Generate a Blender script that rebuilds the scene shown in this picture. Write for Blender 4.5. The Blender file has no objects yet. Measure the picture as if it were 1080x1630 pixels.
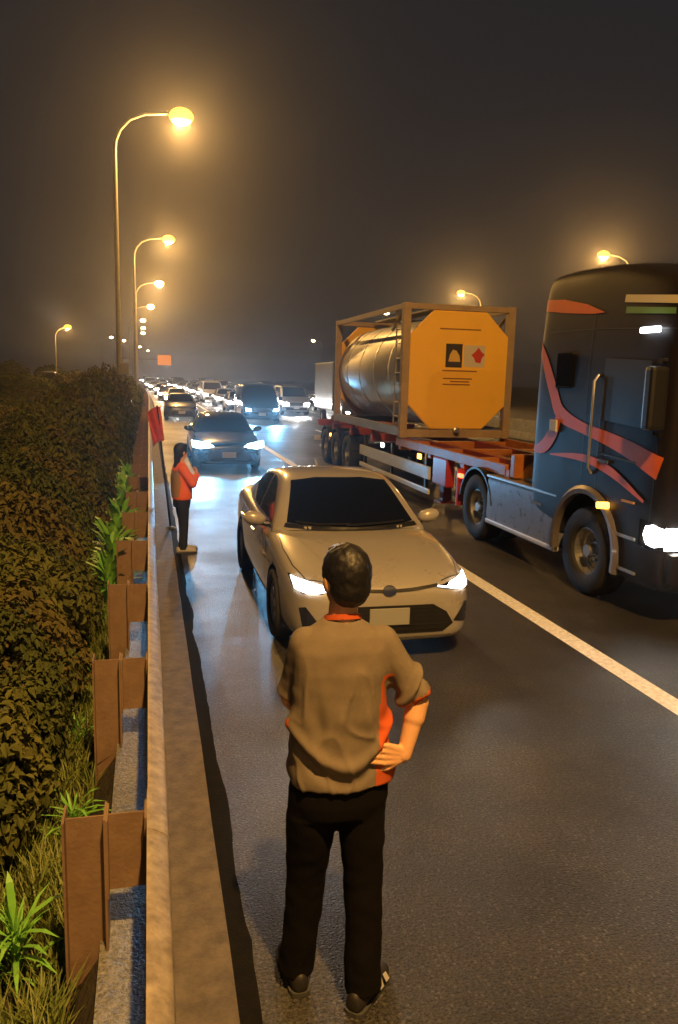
import bpy, bmesh, math, random
import numpy as np
from mathutils import Vector, Matrix, noise
from mathutils.bvhtree import BVHTree
from mathutils.geometry import delaunay_2d_cdt

random.seed(7)
R = math.radians
scene = bpy.context.scene
COL = scene.collection

# ---------------------------------------------------------------- camera
psi, pit, rol = R(13.682), R(9.625), R(1.5)
fwd = Vector((math.sin(psi)*math.cos(pit), math.cos(psi)*math.cos(pit), -math.sin(pit)))
rgt = Vector((math.cos(psi), -math.sin(psi), 0))
upv = rgt.cross(fwd)
cr = rgt*math.cos(rol) + upv*math.sin(rol)
cu = -rgt*math.sin(rol) + upv*math.cos(rol)
cam_d = bpy.data.cameras.new('camera')
cam = bpy.data.objects.new('camera', cam_d)
COL.objects.link(cam)
cam.matrix_world = Matrix(((cr.x, cu.x, -fwd.x, 0), (cr.y, cu.y, -fwd.y, 0), (cr.z, cu.z, -fwd.z, 2.45), (0, 0, 0, 1)))
cam_d.sensor_fit = 'VERTICAL'
cam_d.sensor_height = 36
cam_d.lens = 1250/1630*36
cam_d.clip_start = .05
cam_d.clip_end = 3000
scene.camera = cam

# ---------------------------------------------------------------- world: night sky
w = bpy.data.worlds.new('World'); scene.world = w; w.use_nodes = True
nt = w.node_tree; nt.nodes.clear()
out = nt.nodes.new('ShaderNodeOutputWorld')
sky = nt.nodes.new('ShaderNodeTexSky'); sky.sky_type = 'NISHITA'; sky.sun_disc = False
sky.sun_elevation = R(-4); sky.sun_rotation = R(200)
b1 = nt.nodes.new('ShaderNodeBackground'); b1.inputs[1].default_value = .05
b2 = nt.nodes.new('ShaderNodeBackground'); b2.inputs[0].default_value = (.0152, .0152, .0168, 1); b2.inputs[1].default_value = 1
ad = nt.nodes.new('ShaderNodeAddShader')
nt.links.new(sky.outputs[0], b1.inputs[0]); nt.links.new(b1.outputs[0], ad.inputs[0])
nt.links.new(b2.outputs[0], ad.inputs[1]); nt.links.new(ad.outputs[0], out.inputs[0])

vs = scene.view_settings
vs.view_transform = 'Standard'; vs.look = 'None'; vs.exposure = 0; vs.gamma = 1; vs.use_curve_mapping = False
scene.render.engine = 'CYCLES'
cy = scene.cycles
cy.use_denoising = True
cy.max_bounces = 5; cy.diffuse_bounces = 2; cy.glossy_bounces = 3; cy.transmission_bounces = 3; cy.volume_bounces = 0
cy.caustics_reflective = False; cy.caustics_refractive = False
cy.sample_clamp_indirect = 3; cy.sample_clamp_direct = 0

SODIUM = (1, .53, .14)
LAMP_W = 6500      # street lamp
COOL = (.20, .58, 1.0)

# ---------------------------------------------------------------- materials
MATS = {}
def mat(name, col, rough=.5, metal=0, var=0, vscale=8, bump=0, bscale=60, coat=0, spec=.5, col2=None, detail=6):
    if name in MATS: return MATS[name]
    m = bpy.data.materials.new(name); m.use_nodes = True
    n = m.node_tree.nodes; l = m.node_tree.links
    p = n['Principled BSDF']
    p.inputs['Base Color'].default_value = (*col, 1)
    p.inputs['Roughness'].default_value = rough
    p.inputs['Metallic'].default_value = metal
    p.inputs['Coat Weight'].default_value = coat
    p.inputs['Coat Roughness'].default_value = .05
    p.inputs['Specular IOR Level'].default_value = spec
    tc = n.new('ShaderNodeTexCoord')
    if var or col2:
        nz = n.new('ShaderNodeTexNoise'); nz.inputs['Scale'].default_value = vscale; nz.inputs['Detail'].default_value = detail
        nz.inputs['Roughness'].default_value = .65
        l.new(tc.outputs['Object'], nz.inputs['Vector'])
        rp = n.new('ShaderNodeValToRGB')
        rp.color_ramp.elements[0].position = .32; rp.color_ramp.elements[1].position = .68
        c2 = col2 if col2 else tuple(c*(1+var) for c in col)
        c1 = col if col2 else tuple(c*(1-var) for c in col)
        rp.color_ramp.elements[0].color = (*c1, 1); rp.color_ramp.elements[1].color = (*c2, 1)
        l.new(nz.outputs['Fac'], rp.inputs[0]); l.new(rp.outputs[0], p.inputs['Base Color'])
        mr = n.new('ShaderNodeMapRange'); mr.inputs[3].default_value = max(.02, rough-.12); mr.inputs[4].default_value = min(1, rough+.12)
        l.new(nz.outputs['Fac'], mr.inputs[0]); l.new(mr.outputs[0], p.inputs['Roughness'])
    if bump:
        nb = n.new('ShaderNodeTexNoise'); nb.inputs['Scale'].default_value = bscale; nb.inputs['Detail'].default_value = 4
        l.new(tc.outputs['Object'], nb.inputs['Vector'])
        bp = n.new('ShaderNodeBump'); bp.inputs['Strength'].default_value = 1; bp.inputs['Distance'].default_value = bump
        l.new(nb.outputs['Fac'], bp.inputs['Height']); l.new(bp.outputs[0], p.inputs['Normal'])
    MATS[name] = m
    return m

def glow(name, col, strength):
    if name in MATS: return MATS[name]
    m = bpy.data.materials.new(name); m.use_nodes = True
    p = m.node_tree.nodes['Principled BSDF']
    p.inputs['Base Color'].default_value = (.8, .8, .8, 1)
    p.inputs['Emission Color'].default_value = (*col, 1)
    p.inputs['Emission Strength'].default_value = strength
    try: m.cycles.emission_sampling = 'NONE'
    except Exception: pass
    MATS[name] = m
    return m

def asphalt():
    m = mat('asphalt', (.050, .049, .047), .5, spec=.38)
    n = m.node_tree.nodes; l = m.node_tree.links; p = n['Principled BSDF']
    tc = n.new('ShaderNodeTexCoord')
    def nz(sc, det, rgh=.6):
        t = n.new('ShaderNodeTexNoise'); t.inputs['Scale'].default_value = sc; t.inputs['Detail'].default_value = det; t.inputs['Roughness'].default_value = rgh
        l.new(tc.outputs['Object'], t.inputs['Vector']); return t
    big = nz(.55, 5); fine = nz(62, 3, .75)
    vo = n.new('ShaderNodeTexNoise'); vo.inputs['Scale'].default_value = 95; vo.inputs['Detail'].default_value = 2; l.new(tc.outputs['Object'], vo.inputs['Vector'])
    r1 = n.new('ShaderNodeValToRGB'); e = r1.color_ramp.elements
    e[0].position = .3; e[0].color = (.020, .0195, .019, 1); e[1].position = .75; e[1].color = (.040, .039, .037, 1)
    l.new(big.outputs[0], r1.inputs[0])
    r2 = n.new('ShaderNodeValToRGB'); e = r2.color_ramp.elements
    e[0].position = .35; e[0].color = (.25, .25, .25, 1); e[1].position = .66; e[1].color = (2.6, 2.5, 2.4, 1)
    l.new(fine.outputs[0], r2.inputs[0])
    mx = n.new('ShaderNodeMix'); mx.data_type = 'RGBA'; mx.blend_type = 'MULTIPLY'; mx.inputs[0].default_value = 1
    l.new(r1.outputs[0], mx.inputs[6]); l.new(r2.outputs[0], mx.inputs[7])
    st = n.new('ShaderNodeTexVoronoi'); st.inputs['Scale'].default_value = 42; l.new(tc.outputs['Object'], st.inputs['Vector'])
    sx = n.new('ShaderNodeSeparateXYZ'); l.new(st.outputs['Color'], sx.inputs[0])
    g1 = n.new('ShaderNodeMath'); g1.operation = 'GREATER_THAN'; g1.inputs[1].default_value = .62; l.new(sx.outputs[0], g1.inputs[0])
    g2 = n.new('ShaderNodeMath'); g2.operation = 'LESS_THAN'; g2.inputs[1].default_value = .30; l.new(st.outputs['Distance'], g2.inputs[0])
    g3 = n.new('ShaderNodeMath'); g3.operation = 'MULTIPLY'; l.new(g1.outputs[0], g3.inputs[0]); l.new(g2.outputs[0], g3.inputs[1])
    m2_ = n.new('ShaderNodeMix'); m2_.data_type = 'RGBA'; m2_.inputs[7].default_value = (.085, .082, .078, 1)
    l.new(g3.outputs[0], m2_.inputs[0]); l.new(mx.outputs[2], m2_.inputs[6])
    # polished tyre tracks and old patches
    so = n.new('ShaderNodeSeparateXYZ'); l.new(tc.outputs['Object'], so.inputs[0])
    wv = n.new('ShaderNodeMath'); wv.operation = 'SINE'
    ml = n.new('ShaderNodeMath'); ml.operation = 'MULTIPLY_ADD'; ml.inputs[1].default_value = 3.35; ml.inputs[2].default_value = .4
    l.new(so.outputs[0], ml.inputs[0]); l.new(ml.outputs[0], wv.inputs[0])
    tr_ = n.new('ShaderNodeMapRange'); tr_.inputs[1].default_value = -1; tr_.inputs[3].default_value = .82; tr_.inputs[4].default_value = 1.12; l.new(wv.outputs[0], tr_.inputs[0])
    pt = nz(1.7, 4); pr = n.new('ShaderNodeMapRange'); pr.inputs[1].default_value = .35; pr.inputs[2].default_value = .65; pr.inputs[3].default_value = .72; pr.inputs[4].default_value = 1.2
    l.new(pt.outputs[0], pr.inputs[0])
    mm_ = n.new('ShaderNodeMath'); mm_.operation = 'MULTIPLY'; l.new(tr_.outputs[0], mm_.inputs[0]); l.new(pr.outputs[0], mm_.inputs[1])
    vm_ = n.new('ShaderNodeVectorMath'); vm_.operation = 'SCALE'; l.new(m2_.outputs[2], vm_.inputs[0]); l.new(mm_.outputs[0], vm_.inputs['Scale'])
    l.new(vm_.outputs[0], p.inputs['Base Color'])
    mr = n.new('ShaderNodeMapRange'); mr.inputs[1].default_value = .3; mr.inputs[2].default_value = .7; mr.inputs[3].default_value = .34; mr.inputs[4].default_value = .58
    l.new(big.outputs[0], mr.inputs[0]); l.new(mr.outputs[0], p.inputs['Roughness'])
    bp = n.new('ShaderNodeBump'); bp.inputs['Strength'].default_value = .8; bp.inputs['Distance'].default_value = .010
    l.new(vo.outputs[0], bp.inputs['Height']); l.new(bp.outputs[0], p.inputs['Normal'])
    return m

M = dict(
    asphalt=asphalt(),
    soil=mat('soil', (.035, .028, .018), .9, var=.5, vscale=3, bump=.03, bscale=20),
    gravel=mat('gravel', (.20, .20, .19), .4, var=.6, vscale=45, bump=.02, bscale=70),
    kerb=mat('kerb_concrete', (.115, .095, .08), .75, var=.4, vscale=9, bump=.006, bscale=70),
    kerbside_band=mat('dark_band', (.007, .0065, .006), .85, var=.4, vscale=14, bump=.004, bscale=90, spec=.1),
    white_line=mat('road_paint', (.84, .83, .80), .6, var=.24, vscale=22, bump=.002, bscale=120),
    zinc=mat('weathered_zinc', (.34, .29, .24), .55, .3, var=.4, vscale=13, bump=.001, bscale=40),
    rust=mat('rusty_post', (.20, .125, .085), .7, .2, col2=(.27, .18, .12), vscale=7, bump=.002, bscale=50),
    pole=mat('pole_paint', (.24, .22, .18), .5, .2, var=.15),
    dark_metal=mat('dark_metal', (.035, .034, .035), .5, .4, var=.3),
    black_plastic=mat('black_plastic', (.012, .012, .013), .45),
    rubber=mat('rubber', (.022, .021, .021), .8, var=.3, vscale=15, bump=.002, bscale=60),
    alloy=mat('alloy', (.50, .50, .50), .35, .85),
    chrome=mat('chrome', (.75, .75, .75), .15, 1),
    tint=mat('tinted_glass', (.004, .005, .010), .06, 0, coat=.3),
    pearl=mat('pearl_paint', (.42, .395, .37), .30, .15, var=.03, vscale=2, coat=1),
    black_paint=mat('black_paint', (.012, .013, .02), .25, .2, coat=1),
    grey_paint=mat('grey_paint', (.09, .10, .12), .3, .4, coat=1),
    silver_paint=mat('silver_paint', (.35, .36, .38), .3, .5, coat=1),
    white_paint=mat('white_paint', (.68, .68, .66), .35, 0, var=.06, coat=.6),
    plate=mat('number_plate', (.36, .36, .35), .4),
    median=mat('median_concrete', (.24, .235, .22), .8, var=.3, vscale=4, bump=.004),
    lamp=glow('sodium_lamp', (1, .47, .04), 2.6),
    lamp_far=glow('sodium_lamp_far', (1, .72, .34), 30),
    head_warm=glow('headlight_white', (1, .95, .86), 30),
    head_cool=glow('headlight_cool', (.62, .92, 1), 25),
    head_far=glow('headlight_far', (1, .95, .88), 140),
    amber=glow('amber_light', (1, .40, .03), 9),
    redlight=glow('red_marker', (1, .12, .04), 4),
    marker=glow('white_marker', (.85, .92, 1), 9),
)

# ---------------------------------------------------------------- helpers
def tag(o, label=None, cat=None, group=None, kind=None):
    if label: o['label'] = label
    if cat: o['category'] = cat
    if group: o['group'] = group
    if kind: o['kind'] = kind
    return o

def empty(name, loc=(0, 0, 0), rz=0):
    o = bpy.data.objects.new(name, None); COL.objects.link(o)
    o.location = loc; o.rotation_euler = (0, 0, rz); o.empty_display_size = .2
    return o

def link(name, me, m=None, parent=None, smooth=False, loc=None, mats=None):
    if isinstance(me, bmesh.types.BMesh):
        bm = me; me = bpy.data.meshes.new(name)
        bmesh.ops.recalc_face_normals(bm, faces=bm.faces)
        bm.to_mesh(me); bm.free()
    o = bpy.data.objects.new(name, me); COL.objects.link(o)
    for mm in (mats or ([m] if m else [])): me.materials.append(mm)
    if parent: o.parent = parent
    if loc: o.location = loc
    if smooth:
        me.polygons.foreach_set('use_smooth', [True]*len(me.polygons))
        if smooth != 'all': me.set_sharp_from_angle(angle=R(38))
    return o

def BM(): return bmesh.new()

def box(bm, c, s, rot=None, bev=0):
    t = bmesh.ops.create_cube(bm, size=1)
    vs_ = t['verts']
    mt = Matrix.Translation(c) @ (rot.to_4x4() if rot else Matrix.Identity(4)) @ Matrix.Diagonal((*s, 1))
    bmesh.ops.transform(bm, matrix=mt, verts=vs_)
    if bev:
        ed = list({e for v in vs_ for e in v.link_edges})
        bmesh.ops.bevel(bm, geom=ed, offset=bev, segments=2, affect='EDGES', profile=.6)
    return bm

def tube(bm, pts, rad, n=10, caps=True):
    pts = [Vector(p) for p in pts]
    if not hasattr(rad, '__len__'): rad = [rad]*len(pts)
    rings = []
    ref = None
    for i, p in enumerate(pts):
        d = (pts[min(i+1, len(pts)-1)] - pts[max(i-1, 0)]).normalized()
        if ref is None: ref = Vector((0, 0, 1)) if abs(d.z) < .9 else Vector((1, 0, 0))
        a = d.cross(ref).normalized(); b = a.cross(d); ref = b
        rings.append([bm.verts.new(p + rad[i]*(a*math.cos(2*math.pi*k/n) + b*math.sin(2*math.pi*k/n))) for k in range(n)])
    for r0, r1 in zip(rings, rings[1:]):
        for k in range(n): bm.faces.new((r0[k], r0[(k+1) % n], r1[(k+1) % n], r1[k]))
    if caps:
        bm.faces.new(rings[0][::-1]); bm.faces.new(rings[-1])
    return bm

def lathe(bm, prof, n=24, mt=None):
    """prof: (radius, height) along local z; mt places it"""
    rings = []
    for r, z in prof:
        if r < 1e-5: rings.append([bm.verts.new((0, 0, z))])
        else: rings.append([bm.verts.new((r*math.cos(2*math.pi*k/n), r*math.sin(2*math.pi*k/n), z)) for k in range(n)])
    for a, b in zip(rings, rings[1:]):
        for k in range(n):
            k2 = (k+1) % n
            if len(a) == 1 and len(b) == 1: continue
            if len(a) == 1: bm.faces.new((a[0], b[k], b[k2]))
            elif len(b) == 1: bm.faces.new((a[k], a[k2], b[0]))
            else: bm.faces.new((a[k], a[k2], b[k2], b[k]))
    if mt: bmesh.ops.transform(bm, matrix=mt, verts=[v for r in rings for v in r])
    return bm

def loft(bm, rings, caps=True):
    vr = [[bm.verts.new(p) for p in r] for r in rings]
    n = len(vr[0])
    for a, b in zip(vr, vr[1:]):
        for k in range(n): bm.faces.new((a[k], a[(k+1) % n], b[(k+1) % n], b[k]))
    if caps:
        bm.faces.new(vr[0][::-1]); bm.faces.new(vr[-1])
    return bm

def prism(bm, poly, x0, x1, axis='x'):
    f = {'x': lambda a, b, t: (t, a, b), 'y': lambda a, b, t: (a, t, b), 'z': lambda a, b, t: (a, b, t)}[axis]
    A = [bm.verts.new(f(a, b, x0)) for a, b in poly]; B = [bm.verts.new(f(a, b, x1)) for a, b in poly]
    n = len(poly)
    bm.faces.new(A); bm.faces.new(B[::-1])
    for k in range(n): bm.faces.new((A[k], B[k], B[(k+1) % n], A[(k+1) % n]))
    return bm

def applied(bm, mods, name='tmp'):
    """mesh after modifiers; mods = list of (type, {props})"""
    me = bpy.data.meshes.new(name)
    bmesh.ops.recalc_face_normals(bm, faces=bm.faces)
    bm.to_mesh(me); bm.free()
    o = bpy.data.objects.new(name, me); COL.objects.link(o)
    for t, pr in mods:
        md = o.modifiers.new(t, t)
        for k, v in pr.items(): setattr(md, k, v)
    dg = bpy.context.evaluated_depsgraph_get(); dg.update()
    res = bpy.data.meshes.new_from_object(o.evaluated_get(dg))
    bpy.data.objects.remove(o); bpy.data.meshes.remove(me)
    return res

def patch(bvh, poly, axis, side=1, off=.004, step=.05, thick=.0):
    """a shaped plate that follows the surface in bvh; poly in (x,z) for front/back, (y,z) for side, (x,y) for top"""
    pts = []
    n = len(poly)
    for i in range(n):
        a, b = Vector(poly[i]), Vector(poly[(i+1) % n])
        k = max(1, int((b-a).length/step))
        pts += [a.lerp(b, j/k) for j in range(k)]
    nb = len(pts)
    edges = [(i, (i+1) % nb) for i in range(nb)]
    xs = [p.x for p in pts]; ys = [p.y for p in pts]
    yy = min(ys)+step*.5
    while yy < max(ys):
        xx = min(xs)+step*.5
        while xx < max(xs):
            pts.append(Vector((xx, yy))); xx += step
        yy += step
    v2, e2, f2, *_ = delaunay_2d_cdt(pts, edges, [], 1, 1e-5)
    bm = BM(); vm = {}
    for i, p in enumerate(v2):
        if axis == 'front': o, d = Vector((p.x, -3, p.y)), Vector((0, 1, 0))
        elif axis == 'back': o, d = Vector((p.x, 20, p.y)), Vector((0, -1, 0))
        elif axis == 'side': o, d = Vector((side*4, p.x, p.y)), Vector((-side, 0, 0))
        else: o, d = Vector((p.x, p.y, 6)), Vector((0, 0, -1))
        h = bvh.ray_cast(o, d)
        if h[0] is not None:
            nn = h[1] if h[1].dot(d) < 0 else -h[1]
            vm[i] = bm.verts.new(h[0] + nn*off)
    for f in f2:
        if all(i in vm for i in f):
            try: bm.faces.new([vm[i] for i in f])
            except ValueError: pass
    bm.normal_update()
    if thick:
        g = bmesh.ops.solidify(bm, geom=bm.faces[:], thickness=thick)
    return bm

def strip2(line, wd):
    """polyline -> polygon of width wd"""
    L = [Vector(p) for p in line]; a = []; b = []
    for i, p in enumerate(L):
        d = (L[min(i+1, len(L)-1)]-L[max(i-1, 0)]).normalized(); nn = Vector((-d.y, d.x))*wd/2
        a.append(p+nn); b.append(p-nn)
    return [tuple(q) for q in a + b[::-1]]

def bvh_of(me):
    return BVHTree.FromPolygons([v.co.copy() for v in me.vertices], [tuple(p.vertices) for p in me.polygons])

def copy_tree(o, parent=None):
    c = o.copy(); COL.objects.link(c); c.parent = parent
    for ch in list(o.children): copy_tree(ch, c)
    return c

def spot(name, loc, target, power, col, size=70, blend=.6, rad=.06, parent=None):
    d = bpy.data.lights.new(name, 'SPOT'); d.energy = power; d.color = col; d.spot_size = R(size); d.spot_blend = blend; d.shadow_soft_size = rad
    o = bpy.data.objects.new(name, d); COL.objects.link(o)
    v = Vector(target)-Vector(loc)
    o.rotation_euler = v.to_track_quat('-Z', 'Y').to_euler(); o.location = loc
    if parent: o.parent = parent
    return o

def xoff(Y):                        # the road swings gently to one side beyond 60 m
    return -3e-4*max(0, Y-60)**2 if Y < 260 else -12-.12*(Y-260)

# ---------------------------------------------------------------- ground and road
def ribbon(xa, xb, z, ys):
    bm = BM(); pa = pb = None
    for Y in ys:
        a = bm.verts.new((xa+xoff(Y), Y, z)); b = bm.verts.new((xb+xoff(Y), Y, z))
        if pa: bm.faces.new((pa, pb, b, a))
        pa, pb = a, b
    return bm
YS = list(range(-40, 60, 20))+list(range(60, 401, 10))
bm = BM(); box(bm, (0, 270, -.66), (640, 660, .5))
tag(link('ground', bm, M['soil']), kind='structure')
road = tag(link('road', ribbon(.30, 16.1, .0, YS), M['asphalt']), kind='structure')
tag(link('opposite_road', ribbon(16.7, 33.6, .0, YS), M['asphalt']), kind='structure')
verge = BM()                        # bank behind the rail
prev = None
for Y in YS:
    x = xoff(Y)
    ring = [verge.verts.new((x+a, Y, z)) for a, z in ((-.19, .0), (-.24, -.06), (-.42, -.33), (-1.6, -.36), (-4, -.3), (-9, -.3), (-30, -.38))]
    if prev:
        for k in range(6): verge.faces.new((prev[k], prev[k+1], ring[k+1], ring[k]))
    prev = ring
tag(link('verge', verge, M['soil']), kind='structure')
tag(link('gravel_strip', ribbon(-.24, -.02, .008, YS), M['gravel']), kind='structure')
bm = BM(); prev = None
for Y in [-40]+[i*.5 for i in range(0, 60)]+list(range(30, 60, 5))+list(range(60, 401, 10)):
    j = .012*noise.noise(Vector((Y*1.7, 0, 0))) if 0 <= Y < 30 else 0
    ring = [bm.verts.new((xoff(Y)+a, Y, z)) for a, z in ((-.03, -.1), (-.03, .018), (.29+j, .026), (.305+j, .02), (.31+j, -.02))]
    if prev:
        for k in range(4): bm.faces.new((prev[k], prev[k+1], ring[k+1], ring[k]))
    prev = ring
tag(link('kerb', bm, M['kerb'], smooth=True), kind='structure')
def kerbside_band_bm():
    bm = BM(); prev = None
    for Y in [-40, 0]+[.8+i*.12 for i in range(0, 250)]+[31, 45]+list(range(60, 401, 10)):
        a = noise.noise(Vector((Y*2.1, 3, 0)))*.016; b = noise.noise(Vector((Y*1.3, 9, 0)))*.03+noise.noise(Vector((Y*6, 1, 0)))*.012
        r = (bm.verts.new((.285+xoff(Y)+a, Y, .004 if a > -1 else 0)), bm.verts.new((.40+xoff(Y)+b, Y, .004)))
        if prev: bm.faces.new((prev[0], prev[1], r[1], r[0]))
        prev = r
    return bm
tag(link('kerbside_band', kerbside_band_bm(), M['kerbside_band']), kind='structure')  # near-black strip with ragged edges beside the kerb
link('edge_line', ribbon(3.86, 4.06, .004, YS), M['white_line'], road)
link('edge_line', ribbon(15.2, 15.4, .004, YS), M['white_line'], road)
dash = BM(); box(dash, (0, 0, .003), (.15, 4, .004))
dash_me = link('lane_dash', dash, M['white_line'], road)
first = True
for X in (7.75, 11.5):
    for k in range(16):
        Y = 5+10*k+(2 if X > 8 else 0)
        o = dash_me if first else dash_me.copy()
        if not first: COL.objects.link(o)
        first = False
        o.location = (X+xoff(Y), Y, .003); o.rotation_euler = (0, 0, math.atan(6e-4*max(0, Y-60)))
bm = BM(); prev = None
for Y in YS:
    ring = [bm.verts.new((16.4+xoff(Y)+a, Y, z)) for a, z in ((-.3, -.02), (-.3, .08), (-.13, .33), (-.08, .85), (.08, .85), (.13, .33), (.3, .08), (.3, -.02))]
    if prev:
        for k in range(7): bm.faces.new((prev[k], prev[k+1], ring[k+1], ring[k]))
    prev = ring
tag(link('median_barrier', bm, M['median']), 'long grey concrete barrier dividing the two carriageways beyond the tanker lorry', 'barrier')

# ---------------------------------------------------------------- guardrail
rail = tag(empty('guardrail', (0, 0, 0)), 'steel crash barrier on rusty posts between the kerb and the shrubs', 'guardrail')
RT = .61
prof = [(-.030, RT), (-.012, RT-.004), (.020, RT-.022), (.046, RT-.040), (.053, RT-.062), (.048, RT-.085), (.01, RT-.11), (-.018, RT-.135), (-.022, RT-.155),
        (-.018, RT-.175), (.01, RT-.2), (.048, RT-.225), (.053, RT-.248), (.046, RT-.27), (.02, RT-.288), (-.012, RT-.306), (-.030, RT-.31)]
def beam(Y0, Y1, o_):
    bm = BM(); th = .004
    inner = [(x-th, z) for x, z in prof[::-1]]
    loop = [(x+o_, z+o_*.3) for x, z in prof+inner]
    loft(bm, [[(x+xoff(Y), Y, z) for x, z in loop] for Y in (Y0, (Y0+Y1)/2, Y1)])
    return bm
SP = 1.905
k = 0; Y = 3.21-2*SP
while Y < 150:
    link('rail_beam', beam(Y-.16, Y+2*SP+.16, .003*(k % 2)), M['zinc'], rail, smooth=True)
    Y += 2*SP; k += 1
pbm = BM()                                   # H-section post: flanges along the road, web across
box(pbm, (-.372, 0, .055), (.010, .15, 1.13)); box(pbm, (-.206, 0, .055), (.010, .15, 1.13)); box(pbm, (-.289, 0, .045), (.157, .009, 1.11))
bbm = BM()
box(bbm, (-.195, 0, .43), (.010, .15, .36)); box(bbm, (-.036, 0, .43), (.010, .15, .36)); box(bbm, (-.115, 0, .425), (.15, .009, .35))
nbm = BM()
lathe(nbm, [(0, 0), (.022, 0), (.018, .012), (0, .014)], 10, Matrix.Translation((-.024, 0, RT-.155)) @ Matrix.Rotation(R(90), 4, 'Y'))
post0 = link('post', pbm, M['rust'], rail); blk0 = link('blockout', bbm, M['rust'], rail); bolt0 = link('bolt', nbm, M['zinc'], rail)
for i in range(-1, 70):
    Y = 3.21+i*SP
    for o0 in (post0, blk0, bolt0):
        o = o0 if i == -1 else o0.copy()
        if i != -1: COL.objects.link(o)
        o.location = (xoff(Y)+random.uniform(-.004, .004), Y, random.uniform(-.006, .004) if o0 is post0 else 0)

# ---------------------------------------------------------------- street lamps
def lamp_parts(root, H, arm, lens_mat, sgn=1):
    bm = BM()
    tube(bm, [(0, 0, 0), (0, 0, H*.4), (0, 0, H-1.4)], [.11, .095, .07], 12)
    lathe(bm, [(.0, 0), (.22, 0), (.22, .04), (.13, .06), (.12, .5), (.0, .5)], 12)
    link('pole', bm, M['pole'], root, smooth=True)
    bm = BM()
    s = sgn
    tube(bm, [(0, 0, H-1.45), (.03*s, 0, H-1.1), (.2*s, 0, H-.7), (.55*s, 0, H-.32), (1.1*s, 0, H-.08), (arm*s, 0, H+.02)], [.07, .066, .06, .055, .05, .042], 10)
    link('arm', bm, M['pole'], root, smooth=True)
    bm = BM()                                # cobra-head housing
    x0 = arm*s
    loft(bm, [[(x0+s*a, b*wd, H+.06+c*ht) for b, c in ((-1, -.6), (-.8, .4), (0, 1), (.8, .4), (1, -.6), (0, -.7))]
              for a, wd, ht in ((-.12, .05, .05), (.1, .14, .09), (.45, .17, .11), (.72, .13, .08), (.8, .05, .04))])
    hd = link('lamp_head', bm, M['pole'], root, smooth=True)
    bm = BM()
    bmesh.ops.create_uvsphere(bm, u_segments=16, v_segments=10, radius=1, matrix=Matrix.Translation((x0+s*.42, 0, H-.03)) @ Matrix.Diagonal((.46, .40, .30, 1)))
    link('lens', bm, lens_mat, hd, smooth='all')
    return Vector((x0+s*.42, 0, H-.40))
def street_lamp(X, Y, H=12, arm=2.0, lit=True, far=False, sgn=1, label='', group=None, power=None, boxy=False):
    root = tag(empty('street_lamp', (X, Y, 0)), label, 'street lamp', group)
    p = lamp_parts(root, H, arm, M['lamp_far'] if far else M['lamp'], sgn)
    if boxy:
        bm = BM(); box(bm, (.2, -.03, 2.62), (.34, .2, .46), bev=.02); link('switch_box', bm, M['pole'], root)
    if lit:
        d = bpy.data.lights.new('lamp_light', 'POINT'); d.energy = power or LAMP_W; d.color = SODIUM; d.shadow_soft_size = .2
        o = bpy.data.objects.new('lamp_light', d); COL.objects.link(o); o.parent = root; o.location = p
    return root
street_lamp(-1.1, -2.5, power=11000, label='tall sodium street lamp out of view behind the camera, set back and strengthened to light the people')  # row's unseen lamp, moved back and boosted to light the man's back
street_lamp(-1.1, -30, label='tall sodium street lamp further back along the hard shoulder')
street_lamp(-1.1, 32.0, boxy=True, label='tall curved sodium street lamp with a small box on its pole, brightest above the shrubs')
street_lamp(-.9, 60.0, label='curved sodium street lamp, next one down the road after the one with the box')
for Y, X in ((89, -1.2), (119.7, -2.0), (151, -3.3), (176, -3.4), (198, -3.6), (228, -12.2), (247, -9.4), (275, -6.5), (299, -5.4), (345, -2.6)):
    street_lamp(X, Y, lit=Y < 125, far=True, label='small distant sodium street lamp in the row curving away behind the shrubs', group='distant lamps beside the carriageway')
street_lamp(35.2, 54.2, sgn=-1, label='sodium street lamp across the carriageway, glowing above the lorry cab')
street_lamp(35.5, 82.6, sgn=-1, label='sodium street lamp across the carriageway, glowing above the orange tank end')
street_lamp(35.6, 111, sgn=-1, lit=False, far=True, label='far sodium street lamp hidden behind the tank container')
street_lamp(44, 204, sgn=-1, lit=False, far=True, label='far sodium street lamp glowing beside the rear edge of the tank container')
street_lamp(-11.3, 106, H=8, arm=1.1, power=2400, label='short sodium street lamp standing alone beyond the shrubs by a parked van')

# ---------------------------------------------------------------- vehicles
def half_to_ring(h, y):
    """half profile from bottom centre to top centre -> closed ring"""
    r = [(x, y, z) for x, z in h]
    l = [(-x, y, z) for x, z in h[-2:0:-1]]
    return r+l

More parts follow.
